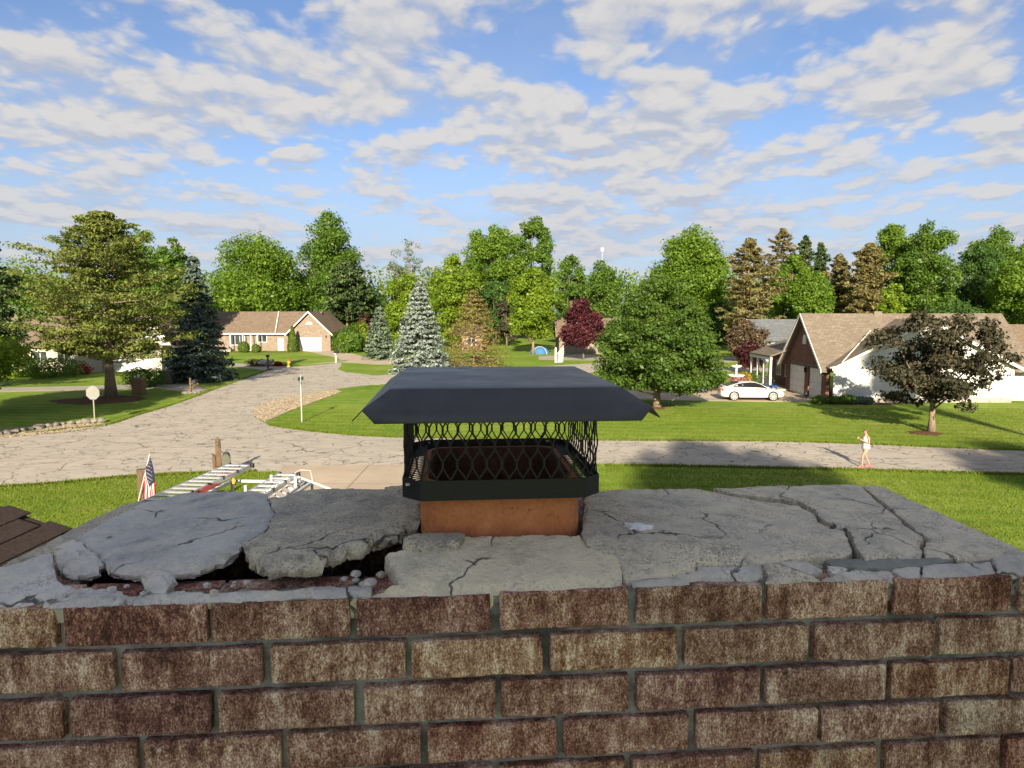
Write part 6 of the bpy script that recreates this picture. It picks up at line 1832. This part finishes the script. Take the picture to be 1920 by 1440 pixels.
# ================================================================ person walking on the road
def build_person():
    q = gp(1622, 876)
    HS = 1.58
    k = HS / 1.65
    PR = empty('person', (q.x, q.y, 0), math.pi, 'person in a pale sleeveless top, tan shorts and pink shoes walking left on the road', 'person')
    # local: +x is forward (walking), y to the left side
    SKIN = simple('skin', (.30, .185, .135), .6, .06, 20, .05)
    J = {'pel': (0, 0, .90), 'waist': (.01, 0, 1.03), 'chest': (.015, 0, 1.20), 'ucst': (.01, 0, 1.32), 'neck': (.03, 0, 1.42), 'head0': (.055, 0, 1.49), 'head1': (.065, 0, 1.56), 'head2': (.055, 0, 1.62),
         'hipL': (.0, .095, .88), 'kneeL': (.18, .10, .50), 'ankL': (.19, .10, .09), 'heelL': (.16, .10, .045), 'toeL': (.36, .105, .03),
         'hipR': (.0, -.095, .88), 'kneeR': (-.05, -.10, .48), 'ankR': (-.24, -.10, .10), 'heelR': (-.27, -.10, .06), 'toeR': (-.08, -.105, .03),
         'shL': (.0, .175, 1.345), 'elL': (-.02, .225, 1.08), 'wrL': (.20, .14, 1.17), 'hdL': (.28, .10, 1.23),
         'shR': (.0, -.175, 1.345), 'elR': (.03, -.225, 1.07), 'wrR': (.24, -.10, 1.20), 'hdR': (.30, -.05, 1.28)}
    E = [('pel', 'waist'), ('waist', 'chest'), ('chest', 'ucst'), ('ucst', 'neck'), ('neck', 'head0'), ('head0', 'head1'), ('head1', 'head2'),
         ('pel', 'hipL'), ('hipL', 'kneeL'), ('kneeL', 'ankL'), ('ankL', 'heelL'), ('heelL', 'toeL'), ('pel', 'hipR'), ('hipR', 'kneeR'), ('kneeR', 'ankR'), ('ankR', 'heelR'), ('heelR', 'toeR'),
         ('ucst', 'shL'), ('shL', 'elL'), ('elL', 'wrL'), ('wrL', 'hdL'), ('ucst', 'shR'), ('shR', 'elR'), ('elR', 'wrR'), ('wrR', 'hdR')]
    rad = dict(pel=.135, waist=.12, chest=.125, ucst=.10, neck=.052, head0=.075, head1=.088, head2=.07, hipL=.085, hipR=.085, kneeL=.055, kneeR=.055, ankL=.036, ankR=.036, heelL=.034, heelR=.034, toeL=.026, toeR=.026,
               shL=.052, shR=.052, elL=.038, elR=.038, wrL=.027, wrR=.027, hdL=.028, hdR=.028)
    names = list(J)
    # fingers and thumb
    for s, hd, wr in (('L', 'hdL', 'wrL'), ('R', 'hdR', 'wrR')):
        h = Vector(J[hd]); w = Vector(J[wr]); d_ = (h - w).normalized(); sd = d_.cross(Vector((0, 0, 1))).normalized(); up = sd.cross(d_)
        for f in range(4):
            b = h + sd * (f - 1.5) * .017; m = b + d_ * (.035 + .006 * (f in (1, 2))); t = m + d_ * .012 + up * .028
            for nm_, p_ in ((f'f{s}{f}a', m), (f'f{s}{f}b', t)): J[nm_] = tuple(p_); rad[nm_] = .0085
            E += [(hd, f'f{s}{f}a'), (f'f{s}{f}a', f'f{s}{f}b')]
        b = w + d_ * .03 + sd * .03 + up * .01; t = b + d_ * .03 + up * .02
        J[f't{s}a'] = tuple(b); J[f't{s}b'] = tuple(t); rad[f't{s}a'] = .010; rad[f't{s}b'] = .0085
        E += [(wr, f't{s}a'), (f't{s}a', f't{s}b')]
    names = list(J)
    me = bpy.data.meshes.new('body'); me.from_pydata([tuple(Vector(J[n]) * k) for n in names], [(names.index(a), names.index(b)) for a, b in E], [])
    o = link('body', me, PR); me.materials.append(SKIN)
    sk = o.modifiers.new('skin', 'SKIN'); sb = o.modifiers.new('sub', 'SUBSURF'); sb.levels = 2; sb.render_levels = 2
    lay = me.skin_vertices[0]
    for i, n in enumerate(names):
        r_ = rad[n] * k
        lay.data[i].radius = (r_, r_); lay.data[i].use_root = (n == 'pel')
    bpy.context.view_layer.update()
    nm = bpy.data.meshes.new_from_object(o.evaluated_get(bpy.context.evaluated_depsgraph_get()))
    o.modifiers.clear(); o.data = nm
    if not nm.materials: nm.materials.append(SKIN)
    nm.polygons.foreach_set('use_smooth', np.ones(len(nm.polygons), dtype=bool))
    def loft(secs, seg=18):
        vs, fs = [], []
        for cx_, cy_, z, rx, ry in secs:
            for i in range(seg):
                a = 2 * math.pi * i / seg; vs.append(((cx_ + rx * math.cos(a)) * k, (cy_ + ry * math.sin(a)) * k, z * k))
        for j in range(len(secs) - 1):
            for i in range(seg): fs.append((j * seg + i, j * seg + (i + 1) % seg, (j + 1) * seg + (i + 1) % seg, (j + 1) * seg + i))
        return MB().add(vs, fs)
    TOP = simple('top_pale', (.36, .345, .38), .8, .18, 14, .1); SHO = simple('shorts_tan', (.27, .215, .16), .8, .08, 14, .1); SHOE = simple('shoe_pink', (.38, .085, .10), .6, .12, 20, .1); HAIR = simple('hair_brown', (.12, .05, .028), .7, .2, 30, .3)
    loft([(0, 0, .84, .165, .19), (0, 0, .90, .17, .19), (.01, 0, 1.03, .145, .165), (.015, 0, 1.15, .155, .175), (.015, 0, 1.25, .15, .17), (.01, 0, 1.34, .115, .145), (.02, 0, 1.385, .08, .10)]).build('sleeveless_top', TOP, PR, smooth=True)
    loft([(0, 0, .92, .155, .178), (0, 0, .85, .165, .185), (.01, 0, .80, .165, .185)]).build('shorts_waist', SHO, PR, smooth=True)
    for s, kx in ((1, .075), (-1, -.02)):
        loft([(0.01, s * .092, .86, .10, .10), (kx * .6, s * .097, .76, .098, .092), (kx, s * .10, .68, .092, .085)]).build('shorts_leg', SHO, PR, smooth=True)
    for x0, y_ in ((.17, .103), (-.26, -.103)):
        M_ = MB()
        z0 = 0.0 if x0 > 0 else .01
        loft([(x0 + .08, y_, z0 + .0, .145, .046), (x0 + .08, y_, z0 + .03, .15, .048), (x0 + .06, y_, z0 + .065, .11, .044), (x0 + .02, y_, z0 + .10, .055, .040)]).build('shoe', SHOE, PR, smooth=True)
    hb = bmesh.new(); bmesh.ops.create_uvsphere(hb, u_segments=18, v_segments=12, radius=1)
    for v_ in hb.verts:
        back = v_.co.x < .25 or v_.co.z > .55
        v_.co = Vector((v_.co.x * .098 + .045, v_.co.y * .09, v_.co.z * .105 + 1.575)) * k
    bmesh.ops.delete(hb, geom=[v_ for v_ in hb.verts if v_.co.x > .085 * k and v_.co.z < 1.60 * k or v_.co.z < 1.50 * k], context='VERTS')
    hm = bpy.data.meshes.new('hair'); hb.to_mesh(hm); hb.free(); hm.materials.append(HAIR); hm.polygons.foreach_set('use_smooth', np.ones(len(hm.polygons), dtype=bool))
    hr = link('hair', hm, PR); hr.modifiers.new('thickness', 'SOLIDIFY').thickness = .012
    rock('hair_bun', (-.055 * k, 0, 1.56 * k), .04, 3, HAIR, PR, 2, .9, .1)
    MB().lathe([(.004, 0), (.013, .008), (.010, .02), (.003, .03)], (.145 * k, 0, 1.515 * k), 8).build('nose', SKIN, PR, smooth=True)
    for s in (1, -1):
        MB().box((.137 * k, s * .032 * k, 1.555 * k), (.012, .020, .010)).build('eye', simple('eye_dark', (.05, .03, .02), .3), PR)
        MB().box((.06 * k, s * .088 * k, 1.54 * k), (.03, .015, .055)).build('ear', SKIN, PR, .006)
    MB().box((.138 * k, 0, 1.482 * k), (.010, .040, .009)).build('mouth', simple('lip', (.35, .10, .09), .5), PR)
    MB().tube([(.14 * k, -.085 * k, 1.56 * k), (.15 * k, 0, 1.565 * k), (.14 * k, .085 * k, 1.56 * k)], .006, 6).build('glasses', BLACKP, PR)
    CUP = empty('snack', (q.x - .335 * k, q.y + .075 * k, 1.26 * k), 0, 'small orange-brown item held in both hands of the walking person', 'snack')
    MB().lathe([(.02, -.05), (.032, -.02), (.034, .03), (.025, .06)], (0, 0, 0), 12).build('item', simple('orange_item', (.50, .16, .05), .6), CUP, smooth=True)
build_person()

# ================================================================ garden things
def ball_shrub(px, Y, wpx, top, leaf, seed, label, **k):
    shrub('round_shrub', at(px, Y), W_(wpx, Y), Ht(top, Y), leaf, seed, label, **k)
ball_shrub(457, 112.5, 21, 640, 'hedge', 201, 'larger clipped round bush before the cream house porch', clip=True, ls=.2, n=1800)
ball_shrub(480, 112.5, 17, 645, 'hedge', 202, 'smaller clipped round bush right of the larger one', clip=True, ls=.2, n=1400)
shrub('cone_shrub', at(549, 114.5), W_(21, 114), Ht(611, 114), 'hedge', 203, 'tall clipped cone shrub at the corner of the cream garage', 3000, .22, shape='cone')
shrub('clipped_hedge', at(632, 118), (W_(26, 118), 1.6), Ht(623, 118), 'hedge', 204, 'clipped green hedge right of the cream garage', 3000, .28, shape='box')
shrub('spreading_shrub', at(267, 60.5), 3.6, 1.7, 'dark', 205, 'low dark evergreen shrub between the tall pine and brick pillar', 2600, .16)
shrub('spreading_shrub', at(95, 70), 5.5, 2.0, 'mid', 206, 'broad green shrub before the pale ranch house', 2600, .2)
shrub('spreading_shrub', at(40, 70), 4.0, 1.4, 'lime', 207, 'yellowish low shrub at the left before the pale ranch house', 1600, .2)
shrub('flower_bush', at(152, 73), 1.9, 1.1, 'red', 208, 'red flowering bush left of the tall pine trunk', 700, .16, 'flowers')
shrub('flower_bush', at(120, 73.5), 1.9, 1.2, 'red', 209, 'red flowering bush farther left before the ranch house', 500, .16, 'flowers')
shrub('flower_bush', at(520, 84), .95, .6, 'red', 210, 'red flower clump beside the fire hydrant', 600, .14, 'flowers')
shrub('low_shrub', at(478, 85), 2.4, .8, 'bronze', 211, 'dark low shrub in the bed left of the red flower clump', 900, .14)
tag(rock('garden_boulder', (X(497, 84.5), 84.5, .3), .8, 212, simple('grey_boulder', (.26, .26, .27), .9, .2, 4), None, 2, .6), 'grey boulder in the bed behind the dark mailbox post', 'boulder')
q = gp(541, 688)
S = empty('fire_hydrant', q, 0, 'yellow fire hydrant with a red top beside the far street', 'hydrant')
YEL = simple('hydrant_yellow', (.62, .42, .08), .5, .1, 8); RDH = simple('hydrant_red', (.50, .12, .05), .5, .1, 8)
B().lathe([(.20, 0), (.20, .08), (.13, .1), (.13, .62), (.18, .64), (.18, .70)], (0, 0, 0), 14).build('barrel', YEL, S)
B().lathe([(.17, .70), (.16, .84), (.09, .96), (.04, .98), (.04, 1.05)], (0, 0, 0), 14).build('bonnet', RDH, S)
for s in (1, -1): B().tube([(s * .12, 0, .52), (s * .24, 0, .52)], .07, 8).build('outlet', YEL, S)
# shrubs in the bed under the white siding
for i, (px, w, h) in enumerate(((1541, 1.1, .55), (1572, 1.0, .5), (1592, 1.1, .65), (1622, 1.5, .5))):
    shrub('foundation_shrub', at(px, 49.3), w, h, ['mid', 'mid', 'mid', 'bluegreen'][i], 220 + i, ['leftmost low shrub beside the garage corner', 'second low shrub from the garage corner', 'tallest dark shrub in the bed under the siding', 'wide grey-green shrub at the right end of the bed'][i], 1100, .13)
q = gp(1511, 757)
S = empty('garden_light', q, 0, 'small garden light at the end of the bed by the driveway', 'garden light')
B().tube([(0, 0, 0), (0, 0, .45)], .025, 6).build('stake', BLACKP, S); B().lathe([(.08, .45), (.09, .55), (.13, .57), (.02, .66)], (0, 0, 0), 10).build('head', BLACKP, S); B().lathe([(.06, .66), (.05, .76), (.01, .8)], (0, 0, 0), 8).build('globe', WHITE, S)
# fountain, flowers, bins behind the car
q = (X(1382, 58.5), 58.5, 0)
S = empty('garden_fountain', q, 0, 'white tiered garden fountain behind the parked car', 'fountain')
B().lathe([(.55, 0), (.55, .35), (.30, .42), (.18, .5), (.16, .95), (.62, 1.08), (.72, 1.25), (.60, 1.26), (.12, 1.2)], (0, 0, 0), 20).build('basin', WHITE, S, smooth=True)
B().lathe([(.10, 1.2), (.10, 1.75), (.16, 1.8), (.40, 1.88), (.44, 2.0), (.30, 2.02), (.04, 2.0), (.05, 2.1)], (0, 0, 0), 16).build('bowl', WHITE, S, smooth=True)
shrub('flower_bush', at(1386, 57.2), 1.7, 1.25, 'pink', 230, 'pink flowering bush behind the car roof', 900, .13, 'flowers')
shrub('flower_bush', at(1400, 58.3), 1.3, 1.6, 'yellow', 231, 'yellow flower clump right of the pink bush', 500, .13, 'flowers')
shrub('low_shrub', at(1372, 57.2), 1.8, .8, 'lime', 232, 'yellow-green low plants at the foot of the fountain', 700, .12)
shrub('low_shrub', at(1415, 61), 3.2, 1.2, 'dark', 233, 'dark clipped shrubs left of the porch', 1500, .16)
BLU = simple('bin_blue', (.02, .05, .16), .45, .1, 10)
for i, (x, y, h) in enumerate(((20.35, 57.1, .55), (20.95, 56.6, .5))):
    S = empty('recycling_bin', (x, y, 0), R(10), ('blue bin nearer the porch column', 'blue bin nearer the brick garage front')[i], 'bin', 'blue bins by the porch')
    B().box((0, 0, h / 2), (.42, .42, h), taper=1.12).build('tub', BLU, S, .02); B().box((0, 0, h + .03), (.50, .50, .05)).build('lid', BLU, S, .015)
S = empty('yard_tub', (X(1336, 55.5), 57.9, 0), 0, 'blue garden tub at the edge of the driveway left of the car', 'tub')
B().lathe([(.25, 0), (.32, .5), (.36, .52), (.34, .55), (.28, .5)], (0, 0, 0), 14).build('tub', simple('tub_blue', (.08, .17, .36), .5), S)
# blue dome tent far behind
Yt = 113.0; xt = X(1010, Yt)
S = empty('blue_tent', (xt, Yt - 4, 0), 0, 'blue dome tent on the lawn far behind the cap', 'tent')
mb = MB(); TB = simple('tent_blue', (.035, .115, .25), .6, .25, 2.0)
nu, nv = 16, 6; vs, fs = [], []
for j in range(nv + 1):
    for i in range(nu):
        a = 2 * math.pi * i / nu; e = j / nv * math.pi / 2
        rr__ = (1.45 + .1 * math.cos(4 * a)) * math.cos(e) ** .8
        vs.append((rr__ * math.cos(a), rr__ * math.sin(a) * .8, 1.1 * math.sin(e)))
for j in range(nv):
    for i in range(nu): fs.append((j * nu + i, j * nu + (i + 1) % nu, (j + 1) * nu + (i + 1) % nu, (j + 1) * nu + i))
mb.add(vs, fs).build('canopy', TB, S)
for a in (.78, 2.35): B().tube([(1.5 * math.cos(a) * math.cos(t), 1.2 * math.sin(a) * math.cos(t), 1.13 * math.sin(t)) for t in np.linspace(0, math.pi, 9)], .03, 5).build('pole', WHITE, S)
# white post with a pale flag behind the cap
q = (X(1042, 90), 90, 0)
S = empty('white_flag_post', q, 0, 'white post with a pale flag behind the right part of the cap', 'flag post')
B().box((0, 0, .95), (.22, .22, 1.9)).build('post', WHITE, S); B().tube([(.1, 0, 1.0), (1.0, -.1, 2.2)], .03, 6).build('staff', WHITE, S)
vs = [(.25 + .75 * i / 5 + .05 * math.sin(j), .06 * math.sin(i * 1.4 + j), 1.2 + 1.0 * i / 5 - j * .28 * (1 + .1 * i)) for j in range(6) for i in range(6)]
fl = MB().add(vs, [(j * 6 + i, j * 6 + i + 1, j * 6 + i + 7, j * 6 + i + 6) for j in range(5) for i in range(5)]).build('flag', simple('pale_flag', (.30, .26, .27), .8, .1, 3), S)
fl.modifiers.new('thickness', 'SOLIDIFY').thickness = .01
# distant mast
Yk = 330.0
S = empty('radio_mast', (X(1127, Yk), Yk, 0), 0, 'distant slender mast with white antennas above the treetops', 'mast')
zk = Ht(468, Yk)
B().tube([(0, 0, 0), (0, 0, zk)], .10, 6).build('pole', GALV, S)
for dx in (-.6, -.2, .2, .6): B().box((dx, 0, zk - .3), (.10, .2, 1.3)).build('antenna', GALV, S)
B().box((0, 0, zk - 1.2), (1.3, .12, .10)).build('crossarm', GALV, S)
